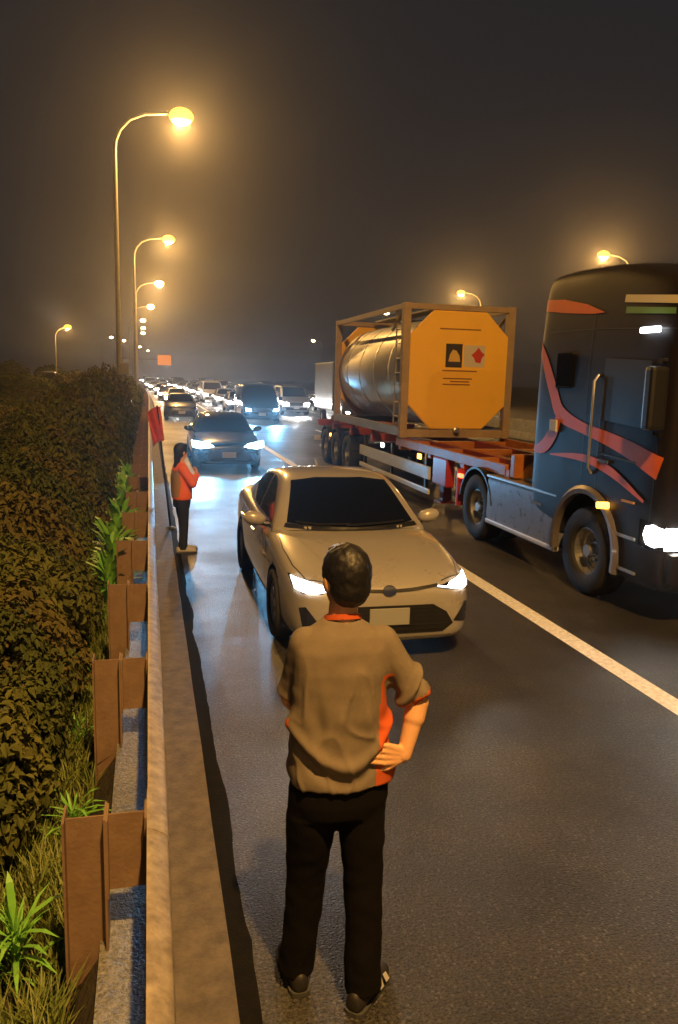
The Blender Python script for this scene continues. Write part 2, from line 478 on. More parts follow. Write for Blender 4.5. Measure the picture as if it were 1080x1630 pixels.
def cut_arches(me, wheels, rad, depth, hw, dark):
    """boolean wheel arches; the inner faces take the dark material"""
    o = bpy.data.objects.new('tmp', me); COL.objects.link(o)
    me.materials.append(dark[0])
    cs = []
    for y, z in wheels:
        for s in (-1, 1):
            bm = BM()
            lathe(bm, [(0, -depth/2), (rad, -depth/2), (rad, depth/2), (0, depth/2)], 40, Matrix.Translation((s*(hw+.05), y, z)) @ Matrix.Rotation(R(90), 4, 'Y'))
            c = bpy.data.meshes.new('cut'); bmesh.ops.recalc_face_normals(bm, faces=bm.faces); bm.to_mesh(c); bm.free()
            co = bpy.data.objects.new('cut', c); COL.objects.link(co); cs.append(co)
            md = o.modifiers.new('b', 'BOOLEAN'); md.operation = 'DIFFERENCE'; md.object = co; md.solver = 'EXACT'
    dg = bpy.context.evaluated_depsgraph_get(); dg.update()
    res = bpy.data.meshes.new_from_object(o.evaluated_get(dg))
    bpy.data.objects.remove(o)
    for c in cs: bpy.data.objects.remove(c)
    res.materials.clear(); res.materials.append(dark[0]); res.materials.append(dark[1])
    for p in res.polygons:
        c = p.center; p.material_index = 0
        for y, z in wheels:
            if (c.y-y)**2+(c.z-z)**2 < (rad+.004)**2 and abs(c.x) < hw+.02:
                if abs(math.hypot(c.y-y, c.z-z)-rad) < .006 or abs(p.normal.x) > .95 and abs(c.x) < hw-.15: p.material_index = 1
    return res

WHEEL_CACHE = {}
def wheel(root, x, y, r, wd, rimr, spokes=5, steel=False, rim_m=None):
    key = (r, wd, rimr, spokes, x > 0, rim_m)
    if key not in WHEEL_CACHE:
        s = 1 if x > 0 else -1
        mt = Matrix.Rotation(R(90)*s, 4, 'Y')
        bm = BM(); h = wd/2
        lathe(bm, [(rimr*.94, -h*.8), (rimr, -h*.9), (r*.93, -h), (r*.985, -h*.82), (r, -h*.55), (r, h*.55), (r*.985, h*.82), (r*.93, h), (rimr, h*.9), (rimr*.94, h*.8), (rimr*.94, -h*.8)], 36, mt)
        ty = bpy.data.meshes.new('tyre'); bmesh.ops.recalc_face_normals(bm, faces=bm.faces); bm.to_mesh(ty); bm.free(); ty.materials.append(M['rubber'])
        ty.polygons.foreach_set('use_smooth', [True]*len(ty.polygons))
        bm = BM()
        lathe(bm, [(rimr*.96, -h*.8), (rimr*.96, h*.72), (rimr*.88, h*.72), (rimr*.86, h*.3), (rimr*.8, -h*.6), (0, -h*.6)], 36, mt)
        if steel:
            lathe(bm, [(0, h*.75), (rimr*.24, h*.75), (rimr*.26, h*.1), (rimr*.78, -h*.1), (rimr*.9, h*.1)], 30, mt)
            for k in range(10):
                a = 2*math.pi*k/10
                lathe(bm, [(0, 0), (.017, 0), (.017, .04), (0, .045)], 6, mt @ Matrix.Translation((rimr*.42*math.cos(a), rimr*.42*math.sin(a), h*.02)))
        else:
            lathe(bm, [(0, h*.66), (rimr*.2, h*.66), (rimr*.24, h*.4), (0, h*.4)], 20, mt)
            for k in range(spokes):
                for dd in (-.13, .13):
                    a = 2*math.pi*k/spokes
                    q = mt @ Matrix.Rotation(a, 4, 'Z')
                    prism_pts = [(rimr*.15, -.02+dd*.25), (rimr*.9, -.018+dd*rimr*1.6), (rimr*.9, .018+dd*rimr*1.6), (rimr*.15, .02+dd*.25)]
                    b2 = BM(); prism(b2, prism_pts, h*.42, h*.64, 'z'); bmesh.ops.transform(b2, matrix=q, verts=b2.verts)
                    t = bpy.data.meshes.new('t'); b2.to_mesh(t); b2.free(); bm.from_mesh(t); bpy.data.meshes.remove(t)
        rm = bpy.data.meshes.new('rim'); bmesh.ops.recalc_face_normals(bm, faces=bm.faces); bm.to_mesh(rm); bm.free(); rm.materials.append(rim_m or M['alloy'])
        WHEEL_CACHE[key] = (ty, rm)
    ty, rm = WHEEL_CACHE[key]
    wp = bpy.data.objects.new('wheel', ty); COL.objects.link(wp); wp.parent = root; wp.location = (x, y, r)
    ro = bpy.data.objects.new('rim', rm); COL.objects.link(ro); ro.parent = wp
    return wp

def make_sedan(name, loc, paint, lens, detail=True):
    """local: y runs from the nose (0) to the tail, z up"""
    root = empty(name, loc)
    S = [(0, .56, .24, .58, .635), (.05, .70, .18, .64, .70), (.15, .795, .17, .69, .765), (.38, .86, .17, .755, .835), (.8, .885, .18, .84, .91), (1.25, .89, .18, .905, .97),
         (1.7, .89, .18, .915, .96), (2.4, .89, .18, .93, .96), (3.2, .89, .18, .95, .98), (3.8, .885, .2, .97, 1.03), (4.2, .87, .22, .975, 1.055), (4.45, .83, .26, .95, 1.04), (4.57, .74, .3, .9, .98), (4.62, .6, .36, .8, .86)]
    rings = []
    for s, wd, zb, zs, zt in S:
        d = zs-zb
        h = [(0, zb), (.55*wd, zb), (.92*wd, zb+.01), (.985*wd, zb+.12*d/.7), (wd, zb+.45*d), (.99*wd, zb+.72*d), (.965*wd, zs-.035), (.895*wd, zs+.012), (.72*wd, zs+(zt-zs)*.62), (.4*wd, zs+(zt-zs)*.92), (0, zt)]
        rings.append(half_to_ring(h, s))
    bm = BM(); loft(bm, rings)
    me = applied(bm, [('SUBSURF', dict(levels=2, render_levels=2))])
    bv = bvh_of(me)
    me = cut_arches(me, ((.93, .33), (3.63, .33)), .365, .5, .89, (paint, M['black_plastic']))
    body = link('body', me, None, root, smooth=True)
    # cabin
    def wz(z): return .805-(z-.93)*.43
    C = [(1.12, .955, 0), (1.3, 1.0, 0), (1.6, 1.17, 0), (1.85, 1.30, 0), (2.02, 1.375, 0), (2.2, 1.415, 0), (2.5, 1.432, 0), (2.9, 1.415, 0), (3.2, 1.365, 0), (3.5, 1.265, 0), (3.8, 1.14, 0), (4.02, 1.05, 0), (4.12, 1.0, 0)]
    rings = []
    for s, zr, _ in C:
        tap = 1-.10*max(0, (s-2.8)/1.3)**1.5
        zt = max(.9, zr-.05); h = []
        for z in (.80, .9, .9+(zt-.9)*.4, .9+(zt-.9)*.75, zt): h.append((wz(max(z, .9))*tap, z))
        wt = wz(zr)*tap
        h = [(0, .80)]+h+[(wt-.055, zr-.012), (wt*.62, zr+.005), (0, zr+.016)]
        front = max(0, (2.3-s)/1.18)
        rg = [(x, y+.20*(x/.7)**2*front-.05*front, z) for x, y, z in half_to_ring(h, s)]
        rings.append(rg)
    bm = BM(); loft(bm, rings)
    cm = applied(bm, [('SUBSURF', dict(levels=2, render_levels=2))])
    cb = bvh_of(cm)
    cabin = link('cabin', cm, paint, root, smooth=True)
    link('windshield', patch(cb, [(-.665, 1.005), (-.35, .985), (.35, .985), (.665, 1.005), (.525, 1.355), (.25, 1.385), (-.25, 1.385), (-.525, 1.355)], 'front', off=.006), M['tint'], root, smooth='all')
    link('rear_window', patch(cb, [(-.6, 1.09), (.6, 1.09), (.47, 1.34), (-.47, 1.34)], 'back', off=.006), M['tint'], root, smooth='all')
    for sd in (-1, 1):
        link('side_window', patch(cb, [(1.62, .975), (1.8, 1.10), (2.13, 1.29), (2.3, 1.345), (2.51, 1.36), (2.53, .985)], 'side', sd, .006), M['tint'], root, smooth='all')
        link('side_window', patch(cb, [(2.60, .985), (2.585, 1.36), (2.85, 1.345), (3.1, 1.30), (3.38, 1.19), (3.48, 1.10), (3.42, 1.0)], 'side', sd, .006), M['tint'], root, smooth='all')
        if detail:
            link('belt_moulding', patch(cb, strip2([(1.55, .962), (2.5, .968), (3.45, .985)], .018), 'side', sd, .010), M['chrome'], root)
    for sd in (-1, 1):
        # headlamp: dark housing with lit lens
        hp = [(sd*.43, .662), (sd*.60, .635), (sd*.745, .63), (sd*.80, .66), (sd*.815, .735), (sd*.70, .715), (sd*.55, .69)]
        hl = link('headlight', patch(bv, hp if sd > 0 else hp[::-1], 'front', off=.006, step=.03), M['tint'], root, smooth='all')
        lp = [(sd*.53, .655), (sd*.62, .638), (sd*.70, .632), (sd*.785, .65), (sd*.80, .725), (sd*.70, .712), (sd*.58, .69)]
        link('lens', patch(bv, lp if sd > 0 else lp[::-1], 'front', off=.014, step=.025), lens, hl, smooth='all')
        tp = [(sd*.42, .80), (sd*.80, .76), (sd*.84, .88), (sd*.45, .93)]
        link('tail_light', patch(bv, tp, 'back', off=.006), mat('tail_glass', (.25, .01, .01), .2), root, smooth='all')
        bm = BM()                         # mirror
        bmesh.ops.create_uvsphere(bm, u_segments=16, v_segments=10, radius=1, matrix=Matrix.Translation((sd*.955, 1.72, 1.005)) @ Matrix.Rotation(sd*R(-10), 4, 'Y') @ Matrix.Diagonal((.125, .07, .075, 1)))
        mo = link('mirror', bm, paint, root, smooth='all')
        bm = BM(); tube(bm, [(sd*.78, 1.72, .94), (sd*.88, 1.73, .955), (sd*.93, 1.73, .97)], [.035, .03, .03], 8); link('stalk', bm, M['black_plastic'], mo)
        if detail:
            link('mirror_glass', (lambda b: box(b, (sd*.955, 1.775, 1.0), (.17, .02, .10), bev=.008))(BM()), M['chrome'], mo)
            for y0 in (2.25, 3.2):
                bm = BM(); box(bm, (sd*.897, y0, .79), (.03, .2, .028), bev=.01); link('door_handle', bm, M['chrome'], root)
            for ln in ([(1.42, .28), (1.40, .6), (1.5, .88)], [(2.5, .26), (2.53, .6), (2.55, .93)], [(3.52, .72), (3.5, .93)], [(1.43, .265), (2.5, .25), (3.15, .26)]):
                link('door_gap', patch(bv, strip2(ln, .011), 'side', sd, .002, step=.04), M['black_plastic'], body)
            link('hood_gap', patch(bv, strip2([(sd*.50, .10), (sd*.70, .22), (sd*.765, .5), (sd*.79, .9), (sd*.77, 1.3)], .010), 'top', 1, .002, step=.04), M['black_plastic'], body)
            link('hood_crease', patch(bv, strip2([(sd*.34, .16), (sd*.50, .5), (sd*.62, 1.1)], .014), 'top', 1, .004, step=.04), paint, body)
            fp = [(sd*.60, .36), (sd*.74, .33), (sd*.77, .50), (sd*.72, .52)]
            link('fog_recess', patch(bv, fp, 'front', off=.005, step=.04), M['black_plastic'], root)
    ug = [(-.45, .668), (-.2, .642), (0, .634), (.2, .642), (.45, .668), (.45, .690), (.2, .668), (0, .660), (-.2, .668), (-.45, .690)]
    link('upper_grille', patch(bv, ug, 'front', off=.006, step=.03), M['black_plastic'], root)
    lg = [(-.50, .27), (.50, .27), (.60, .34), (.53, .45), (.40, .525), (-.40, .525), (-.53, .45), (-.60, .34)]
    gr = link('lower_grille', patch(bv, lg, 'front', off=.006, step=.04), M['black_plastic'], root)
    link('bumper_trim', patch(bv, strip2([(-.58, .235), (0, .228), (.58, .235)], .02), 'front', off=.012, step=.04), M['chrome'], root)
    if detail:
        for z in (.31, .35, .39, .43, .47, .50):
            hw_ = .52-.9*max(0, z-.40)
            link('grille_slat', patch(bv, strip2([(-hw_, z), (hw_, z)], .010), 'front', off=.013, step=.06), M['dark_metal'], gr)
        bm = BM()
        em = [(.062*math.cos(a), .650+.040*math.sin(a)) for a in [2*math.pi*k/20 for k in range(20)]]
        link('emblem', patch(bv, em, 'front', off=.014, step=.02), M['chrome'], root, smooth='all')
        link('wiper', patch(cb, strip2([(.55, 1.01), (.1, 1.0), (-.1, .995)], .014), 'front', off=.016, step=.05), M['black_plastic'], root)
        link('wiper', patch(cb, strip2([(-.05, 1.005), (-.35, .998), (-.58, 1.01)], .014), 'front', off=.016, step=.05), M['black_plastic'], root)
        link('cowl', patch(cb, [(-.70, .968), (0, .952), (.70, .968), (.68, 1.0), (0, .983), (-.68, 1.0)], 'front', off=.007, step=.04), M['black_plastic'], root)
        for sd in (-1, 1):
            dp = strip2([(sd*.45, .668), (sd*.60, .648), (sd*.72, .640)], .010)
            link('signature_lamp', patch(bv, dp, 'front', off=.012, step=.03), M['marker'], root)
            link('sill_trim', patch(bv, strip2([(1.4, .225), (3.15, .225)], .03), 'side', sd, .004, step=.06), M['black_plastic'], body)
            link('side_crease', patch(bv, strip2([(1.35, .70), (2.4, .735), (3.6, .77), (4.3, .80)], .012), 'side', sd, .005, step=.06), paint, body)
        bm = BM(); tube(bm, [(0, 3.15, 1.39), (0, 3.30, 1.455)], [.02, .006], 8); link('aerial', bm, paint, root)
    bm = BM(); box(bm, (0, -.012, .43), (.36, .014, .15), bev=.004); link('number_plate', bm, M['plate'], root)
    for x in (-.79, .79):
        for y in (.93, 3.63): wheel(root, x, y, .325, .21, .225)
    return root

def set_paint(root, m):
    for o in root.children:
        if o.name.split('.')[0] in ('body', 'cabin', 'mirror'):
            o.material_slots[0].link = 'OBJECT'; o.material_slots[0].material = m

def car_spots(root, z, xs, power, col, y=-.12, size=75, down=-.028, reach=30):
    for x in xs: spot('headlight_beam', (x, y, z), (x, y-reach, z+reach*down), power, col, size=size, parent=root)

hero = make_sedan('white_sedan', (2.0, 6.27, 0), M['pearl'], M['head_warm'])
tag(hero, 'pearl white saloon car with tinted glass and lit headlights stopped on the shoulder', 'car')
car_spots(hero, .68, (-.68, .68), 20, (1, .93, .82), y=-.02, size=60, down=-.16)

dark = make_sedan('black_sedan', (2.0, 20.4, 0), M['black_paint'], M['head_cool'], detail=False)
tag(dark, 'black saloon car with bluish headlights on the shoulder behind the person in orange', 'car')
car_spots(dark, .68, (-.68, .68), 560, COOL, y=-.05, size=56, down=-.13)
c3 = copy_tree(dark)
for o in list(c3.children):
    if o.type == 'LIGHT': bpy.data.objects.remove(o)
c3.name = 'dark_sedan'; c3.location = (1.72, 43.6, 0)
set_paint(c3, M['grey_paint'])
def relens(root, m):
    for o in root.children:
        for g in o.children:
            if g.name.split('.')[0] == 'lens':
                g.material_slots[0].link = 'OBJECT'; g.material_slots[0].material = m
relens(c3, M['tint'])
tag(c3, 'dark grey saloon car with unlit headlights standing on the shoulder behind the black saloon', 'car')

def grow(root, s):
    for o in root.children:
        for g in o.children:
            if g.name.split('.')[0] == 'lens':
                c = sum((v.co for v in g.data.vertices), Vector())/len(g.data.vertices)
                g.scale = (s, 1, s); g.location = (c.x*(1-s), -.02, c.z*(1-s))
grow(dark, 2.0)
def make_van(name, loc, paint, lens, L=4.9, W=.95, H=1.98, hood=.75, lorry=False):
    root = empty(name, loc)
    if lorry: S = [(0, .9*W, .40, .6), (.04, W, .35, 1.1), (.1, W, .35, 1.35), (.22, W, .35, 1.9), (.4, W, .35, 2.25), (.7, W, .4, 2.3), (1.7, W, .4, 2.3)]
    else: S = [(0, .72*W, .28, .68), (.06, .86*W, .22, .82), (.22, .95*W, .2, .98), (hood, W, .2, 1.15), (hood+.45, W, .2, 1.62), (hood+.85, W, .2, H-.06), (hood+1.4, W, .2, H), (L-.6, W, .22, H), (L-.12, W, .25, H-.06), (L, .93*W, .3, H-.2)]
    rings = []
    for s, wd, zb, zt in S:
        wt = wd*(1-.12*max(0, (zt-1.1)))
        zm = min(1.0, zb+(zt-zb)*.6)
        h = [(0, zb), (.9*wd, zb), (wd, zb+.1), (wd, zm), (wd*.99, zm+(zt-zm)*.2), ((wd+2*wt)/3, zm+(zt-zm)*.7), (wt*.97, zt-.07), (wt*.86, zt-.015), (wt*.5, zt+.01), (0, zt+.02)]
        rings.append(half_to_ring(h, s))
    bm = BM(); loft(bm, rings)
    me = applied(bm, [('SUBSURF', dict(levels=2, render_levels=2))]); bv = bvh_of(me)
    wy = (.85, 3.75) if not lorry else (.75,)
    me = cut_arches(me, [(y, .36) for y in wy], .40, .5, W, (paint, M['black_plastic']))
    link('body', me, None, root, smooth=True)
    zt = H-.14; z0 = 1.2
    if lorry: z0, zt = 1.3, 2.05
    link('windshield', patch(bv, [(-W*.86, z0), (W*.86, z0), (W*.76, zt), (-W*.76, zt)], 'front', off=.008), M['tint'], root, smooth='all')
    link('grille', patch(bv, [(-W*.5, .62), (W*.5, .62), (W*.45, .82), (-W*.45, .82)] if not lorry else [(-.6, .8), (.6, .8), (.6, 1.05), (-.6, 1.05)], 'front', off=.006), M['black_plastic'], root)
    link('bumper', patch(bv, [(-W*.75, .34), (W*.75, .34), (W*.75, .52), (-W*.75, .52)] if not lorry else [(-.8, .42), (.8, .42), (.8, .58), (-.8, .58)], 'front', off=.006), M['black_plastic'], root)
    for sd in (-1, 1):
        zl = .72 if not lorry else .78
        hp = [(sd*W*.58, zl-.06), (sd*W*.84, zl-.05), (sd*W*.87, zl+.08), (sd*W*.62, zl+.06)]
        hl = link('headlight', patch(bv, hp, 'front', off=.006, step=.03), M['tint'], root)
        lp = [(sd*W*.62, zl-.04), (sd*W*.81, zl-.035), (sd*W*.83, zl+.05), (sd*W*.66, zl+.04)]
        link('lens', patch(bv, lp, 'front', off=.016, step=.03), lens, hl)
        if lorry: sw = [[(.45, 1.35), (.5, 2.0), (1.2, 2.02), (1.25, 1.35)]]
        else: sw = [[(hood+.55, 1.22), (hood+.85, H-.2), (hood+1.45, H-.17), (hood+1.45, 1.2)], [(hood+1.55, 1.2), (hood+1.55, H-.17), (hood+2.6, H-.17), (hood+2.6, 1.2)]]
        for q in sw: link('side_window', patch(bv, q, 'side', sd, .006), M['tint'], root)
        my = hood+.45 if not lorry else .15
        bm = BM(); box(bm, (sd*(W+.16), my, 1.3 if not lorry else 1.75), (.2, .09, .22 if not lorry else .42), bev=.03); mo = link('mirror', bm, paint, root)
        bm = BM(); tube(bm, [(sd*(W-.08), my, 1.22 if not lorry else 1.6), (sd*(W+.12), my, 1.25 if not lorry else 1.65)], .03, 6); link('stalk', bm, M['black_plastic'], mo)
    bm = BM(); box(bm, (0, -.012, .5), (.38, .014, .16), bev=.004); link('number_plate', bm, M['plate'], root)
    if lorry:
        bm = BM(); box(bm, (0, 4.3, 2.05), (2*W+.12, 4.6, 2.5), bev=.03); link('cargo_box', bm, paint, root)
        bm = BM(); box(bm, (0, 3.9, .62), (.9, 5.4, .25)); link('chassis', bm, M['dark_metal'], root)
        wy = (.75, 5.0)
    for x in (-W+.12, W-.12):
        for y in wy: wheel(root, x, y, .36, .23, .23)
    return root

van = make_van('dark_van', (5.8, 41.5, 0), M['black_paint'], M['head_cool'], W=1.0, H=2.05)
grow(van, 1.5)
tag(van, 'dark van with glaring bluish headlights in the lane beside the shoulder', 'van')
car_spots(van, .74, (-.72, .72), 1000, COOL, y=-.08, size=46, down=-.20)
lor = make_van('grey_lorry', (10.5, 38.5, 0), M['grey_paint'], M['head_far'], W=1.1, lorry=True)
tag(lor, 'grey box lorry mostly hidden behind the rear of the tank trailer', 'lorry')
pv = make_van('parked_van', (-11.6, 99, 0), M['silver_paint'], M['tint'], W=.98, H=2.45)
tag(pv, 'pale van parked under the short lamp beyond the shrubs', 'van')

# the jam further down the road
PAINTS = [M['white_paint'], M['silver_paint'], M['grey_paint'], M['black_paint'], M['pearl']]
far0 = None
JAM = 'cars queueing far down the carriageway'
def spots_far():
    for lane, X, ys in ((1, 5.85, (53, 62, 71, 81, 92, 103, 115, 128, 142, 157, 173, 190, 208, 228, 250)),
                        (2, 9.6, (51, 60, 70, 79, 90, 101, 114, 126, 139, 155, 170, 188, 206, 226, 247)),
                        (3, 13.3, (57, 67, 77, 88, 99, 111, 124, 137, 152, 168, 186, 204, 224, 244)),
                        (0, 2.0, (60, 75, 96, 118, 140))):
        for i, Y in enumerate(ys): yield lane, X, Y+random.uniform(-1.5, 1.5), i
vfar = None; LATER = []
for lane, X, Y, i in spots_far():
    loc = (X+xoff(Y)+random.uniform(-.25, .25), Y, 0)
    if (i*3+lane) % 5 == 2:
        if vfar is None: o = vfar = make_van('queueing_van', loc, M['white_paint'], M['head_far'], W=.93, H=1.95); grow(vfar, 2.0)
        else: o = copy_tree(vfar); o.name = 'queueing_van'
        tag(o, 'small distant van with lit headlights in the jam behind the dark van', 'van', 'vans queueing far down the carriageway')
    else:
        if far0 is None:
            o = far0 = copy_tree(c3); relens(far0, M['head_far']); grow(far0, 2.1)
        else: o = copy_tree(far0)
        o.name = 'queueing_car'
        tag(o, 'small distant car with lit headlights in the jam behind the dark van', 'car', JAM)
    o.location = loc; o.rotation_euler = (0, 0, math.atan(6e-4*max(0, Y-60)))
    set_paint(o, random.choice(PAINTS))
    LATER.append((o, Y, lane))

for o, Y, lane in LATER:
    if lane < 3 and Y < 120: car_spots(o, .7, (0,), 240, (1, .95, .88), y=-.1, size=46, down=-.18)

# ---------------------------------------------------------------- tractor unit
CABP = mat('cab_paint', (.011, .008, .008), .5, 0, var=.1, vscale=2, spec=.18)
ORANGE = mat('orange_vinyl', (.66, .12, .006), .55, var=.08)
TX = 6.2
def ribbon2(line, widths):
    P = []; n_ = len(line)
    def cr(p0, p1, p2, p3, t): return .5*((2*p1)+(p2-p0)*t+(2*p0-5*p1+4*p2-p3)*t*t+(3*p1-p0-3*p2+p3)*t**3)
    V = [Vector((*p, w_)) for p, w_ in zip(line, widths)]
    for i in range(n_-1):
        for k in range(4): P.append(cr(V[max(i-1, 0)], V[i], V[i+1], V[min(i+2, n_-1)], k/4))
    P.append(V[-1]); A, Bq = [], []
    for i, p in enumerate(P):
        d = (P[min(i+1, len(P)-1)]-P[max(i-1, 0)]).xy.normalized(); nn = Vector((-d.y, d.x))*max(.01, p.z)/2
        A.append(tuple(p.xy+nn)); Bq.append(tuple(p.xy-nn))
    return A+Bq[::-1]
tr = tag(empty('lorry_tractor', (TX, 6.75, 0)), 'dark lorry tractor unit with orange swooshes pulling the tank trailer', 'lorry')
S = [(0, 1.10, .40, 3.28), (.03, 1.19, .36, 3.42), (.12, 1.235, .34, 3.52), (.35, 1.25, .34, 3.62), (.8, 1.25, .34, 3.74), (1.4, 1.25, .5, 3.83), (2.1, 1.25, .6, 3.86), (2.8, 1.25, .7, 3.86), (2.86, 1.22, .75, 3.8)]
rings = []
for s, wd, zb, zt in S:
    h = [(0, zb), (.9*wd, zb), (.99*wd, zb+.06), (wd, zb+.25), (wd, 1.6), (wd, 2.4), (wd*.992, 2.95 if zt > 3.1 else 2.6), (wd*.95, zt-.16), (wd*.9, zt-.05), (wd*.75, zt), (0, zt+.03)]
    rings.append(half_to_ring(h, s))
bm = BM(); loft(bm, rings)
me = applied(bm, [('SUBSURF', dict(levels=2, render_levels=2))]); tb = bvh_of(me)
me = cut_arches(me, [(1.40, .56)], .66, .7, 1.25, (CABP, M['black_plastic']))
cab = link('cab', me, None, tr, smooth=True)
link('windshield', patch(tb, [(-1.08, 1.75), (1.08, 1.75), (1.05, 2.72), (-1.05, 2.72)], 'front', off=.01), M['tint'], tr, smooth='all')
for sd in (-1, 1):
    link('side_window', patch(tb, [(.24, 2.06), (.40, 2.66), (1.15, 2.70), (1.18, 2.12)], 'side', sd, .008), M['tint'], tr, smooth='all')
    link('swoosh', patch(tb, [(2.83, 3.38), (2.83, 3.52), (2.3, 3.48), (1.75, 3.38), (1.35, 3.26), (1.6, 3.26), (2.2, 3.31)], 'side', sd, .008), ORANGE, cab)
    for q, (ln, wd) in enumerate((([(2.84, 3.0), (2.6, 2.72), (2.35, 2.38), (2.12, 2.10), (1.6, 1.96), (1.1, 1.88), (.6, 1.78), (.12, 1.64)], [.06, .15, .19, .19, .13, .15, .19, .24]),
                                  ([(2.8, 1.60), (2.5, 1.66), (2.28, 1.84), (2.14, 2.06)], [.05, .18, .2, .12]),
                                  ([(2.3, 1.58), (1.5, 1.61), (.9, 1.51), (.3, 1.28)], [.02, .09, .10, .03]))):
        link('swoosh', patch(tb, ribbon2(ln, wd), 'side', sd, .007+.003*q, step=.06), ORANGE, cab)
    link('roof_stripe', patch(tb, [(.14, 3.26), (.16, 3.34), (1.0, 3.42), (1.0, 3.34)], 'side', sd, .008), mat('cream_vinyl', (.55, .48, .30), .5), cab)
    link('roof_stripe', patch(tb, [(.14, 3.16), (.15, 3.22), (.95, 3.29), (.95, 3.22)], 'side', sd, .008), mat('green_vinyl', (.10, .22, .06), .5), cab)
    link('door_gap', patch(tb, strip2([(.2, 1.05), (.18, 1.8), (.36, 2.70), (1.22, 2.74), (1.24, 1.7), (1.24, 1.28)], .014), 'side', sd, .003, step=.06), M['black_plastic'], cab)
    for q, (z, y0) in enumerate(((.50, .52), (.86, .56))):
        bm = BM(); box(bm, (sd*1.235, y0, z), (.06, .34, .035), bev=.01); link('step', bm, M['alloy'], tr)
    bm = BM(); tube(bm, [(sd*1.25, 1.33, 1.45), (sd*1.30, 1.33, 1.52), (sd*1.30, 1.33, 2.5), (sd*1.25, 1.33, 2.57)], .016, 8); link('grab_rail', bm, M['alloy'], tr, smooth=True)
    link('window_frame', patch(tb, strip2([(.21, 2.03), (.39, 2.70), (1.19, 2.74), (1.21, 2.09), (.21, 2.03)], .035), 'side', sd, .012, step=.05), M['black_plastic'], cab)
    link('panel_gap', patch(tb, strip2([(1.55, .9+.45), (1.55, 3.3)], .012), 'side', sd, .003, step=.08), M['black_plastic'], cab)
    link('panel_gap', patch(tb, strip2([(.1, 3.02), (1.3, 3.08), (2.57, 3.10)], .012), 'side', sd, .003, step=.08), M['black_plastic'], cab)
    bm = BM(); box(bm, (sd*1.258, 2.1, 2.62), (.02, .34, .42), bev=.02); link('sleeper_hatch', bm, M['tint'], tr)
    bm = BM(); box(bm, (sd*1.262, 1.08, 1.62), (.03, .2, .04), bev=.01); link('door_handle', bm, M['chrome'], tr)
    link('trim_strip', patch(tb, strip2([(.5, 1.66), (1.2, 1.70)], .025), 'side', sd, .009), M['chrome'], cab)
    bm = BM(); box(bm, (sd*1.40, .06, 2.34), (.2, .14, .62), bev=.04); mo = link('mirror', bm, M['black_plastic'], tr)
    bm = BM(); tube(bm, [(sd*1.16, .22, 2.72), (sd*1.36, .08, 2.70)], .025, 6); tube(bm, [(sd*1.18, .2, 1.95), (sd*1.36, .08, 2.0)], .025, 6); link('stalk', bm, M['dark_metal'], mo)
    # headlamp wraps the corner
    hl = link('headlight', patch(tb, [(.01, .80), (.34, .82), (.34, 1.10), (.01, 1.06)], 'side', sd, .006, step=.04), M['tint'], tr, smooth='all')
    link('lens', patch(tb, [(.02, .87), (.10, .84), (.20, .86), (.25, .95), (.22, 1.04), (.12, 1.07), (.02, 1.03)], 'side', sd, .02, step=.03), M['head_warm'], hl, smooth='all')
    q = [(sd*.85, .82), (sd*1.16, .82), (sd*1.16, 1.05), (sd*.85, 1.05)]
    link('lens', patch(tb, q, 'front', off=.014, step=.04), M['head_warm'], hl, smooth='all')
    # front wheel arch lip with the flasher
    bm = BM()
    arc = [R(a) for a in range(-12, 193, 12)]
    loft(bm, [[(sd*x, 1.40+r*math.cos(a), .56+r*math.sin(a)) for x, r in ((1.20, .645), (1.285, .645), (1.295, .70), (1.26, .74), (1.2, .74))] for a in arc])
    link('fender', bm, mat('fender_paint', (.16, .14, .14), .4, .3, coat=.4), tr, smooth=True)
    bm = BM(); box(bm, (sd*1.28, 1.03-.03, 1.13), (.05, .20, .075), rot=Matrix.Rotation(R(-8), 3, 'X'), bev=.015); link('indicator', bm, M['amber'], tr)
    bm = BM(); box(bm, (sd*1.262, .56, 1.24), (.02, .22, .022)); link('side_marker', bm, mat('amber_reflector', (.6, .3, .05), .3), tr)
    # steps, side fairing and tank between the axles
    bm = BM(); box(bm, (sd*1.12, 3.14, .72), (.24, 2.1, .66), bev=.04); fa = link('side_fairing', bm, mat('fairing_paint', (.22, .24, .30), .3, .3, var=.1, coat=.6), tr)
    bm = BM(); box(bm, (sd*1.20, 3.14, .39), (.10, 2.1, .07), bev=.02); link('lower_trim', bm, M['white_paint'], fa)
    bm = BM(); box(bm, (sd*1.12, 3.14, 1.07), (.26, 2.12, .045), bev=.015); link('upper_trim', bm, M['alloy'], fa)
    bm = BM(); box(bm, (sd*1.245, 2.6, .90), (.012, .3, .04)); link('fairing_handle', bm, M['chrome'], fa)
    bm = BM(); lathe(bm, [(0, -.55), (.22, -.55), (.26, -.5), (.26, .5), (.22, .55), (0, .55)], 18, Matrix.Translation((sd*.78, 3.1, 1.12)) @ Matrix.Rotation(R(90), 4, 'X'))
    link('air_tank', bm, mat('yellow_tank', (.60, .36, .03), .4), tr, smooth=True)
    for y in (1.40, 4.62):
        wheel(tr, sd*1.08, y, .52, .31, .30, steel=True)
    wheel(tr, sd*.74, 4.62, .52, .29, .30, steel=True)
    bm = BM()
    loft(bm, [[(sd*x, 4.62+r*math.cos(a), .52+r*math.sin(a)) for x, r in ((.6, .60), (1.25, .60), (1.25, .63), (.6, .63))] for a in [R(k) for k in range(10, 171, 16)]])
    link('mudguard', bm, M['black_plastic'], tr, smooth=True)
    bm = BM(); box(bm, (sd*1.2, 5.34, .92), (.06, .14, .07), bev=.015); link('tail_marker', bm, M['redlight'], tr)
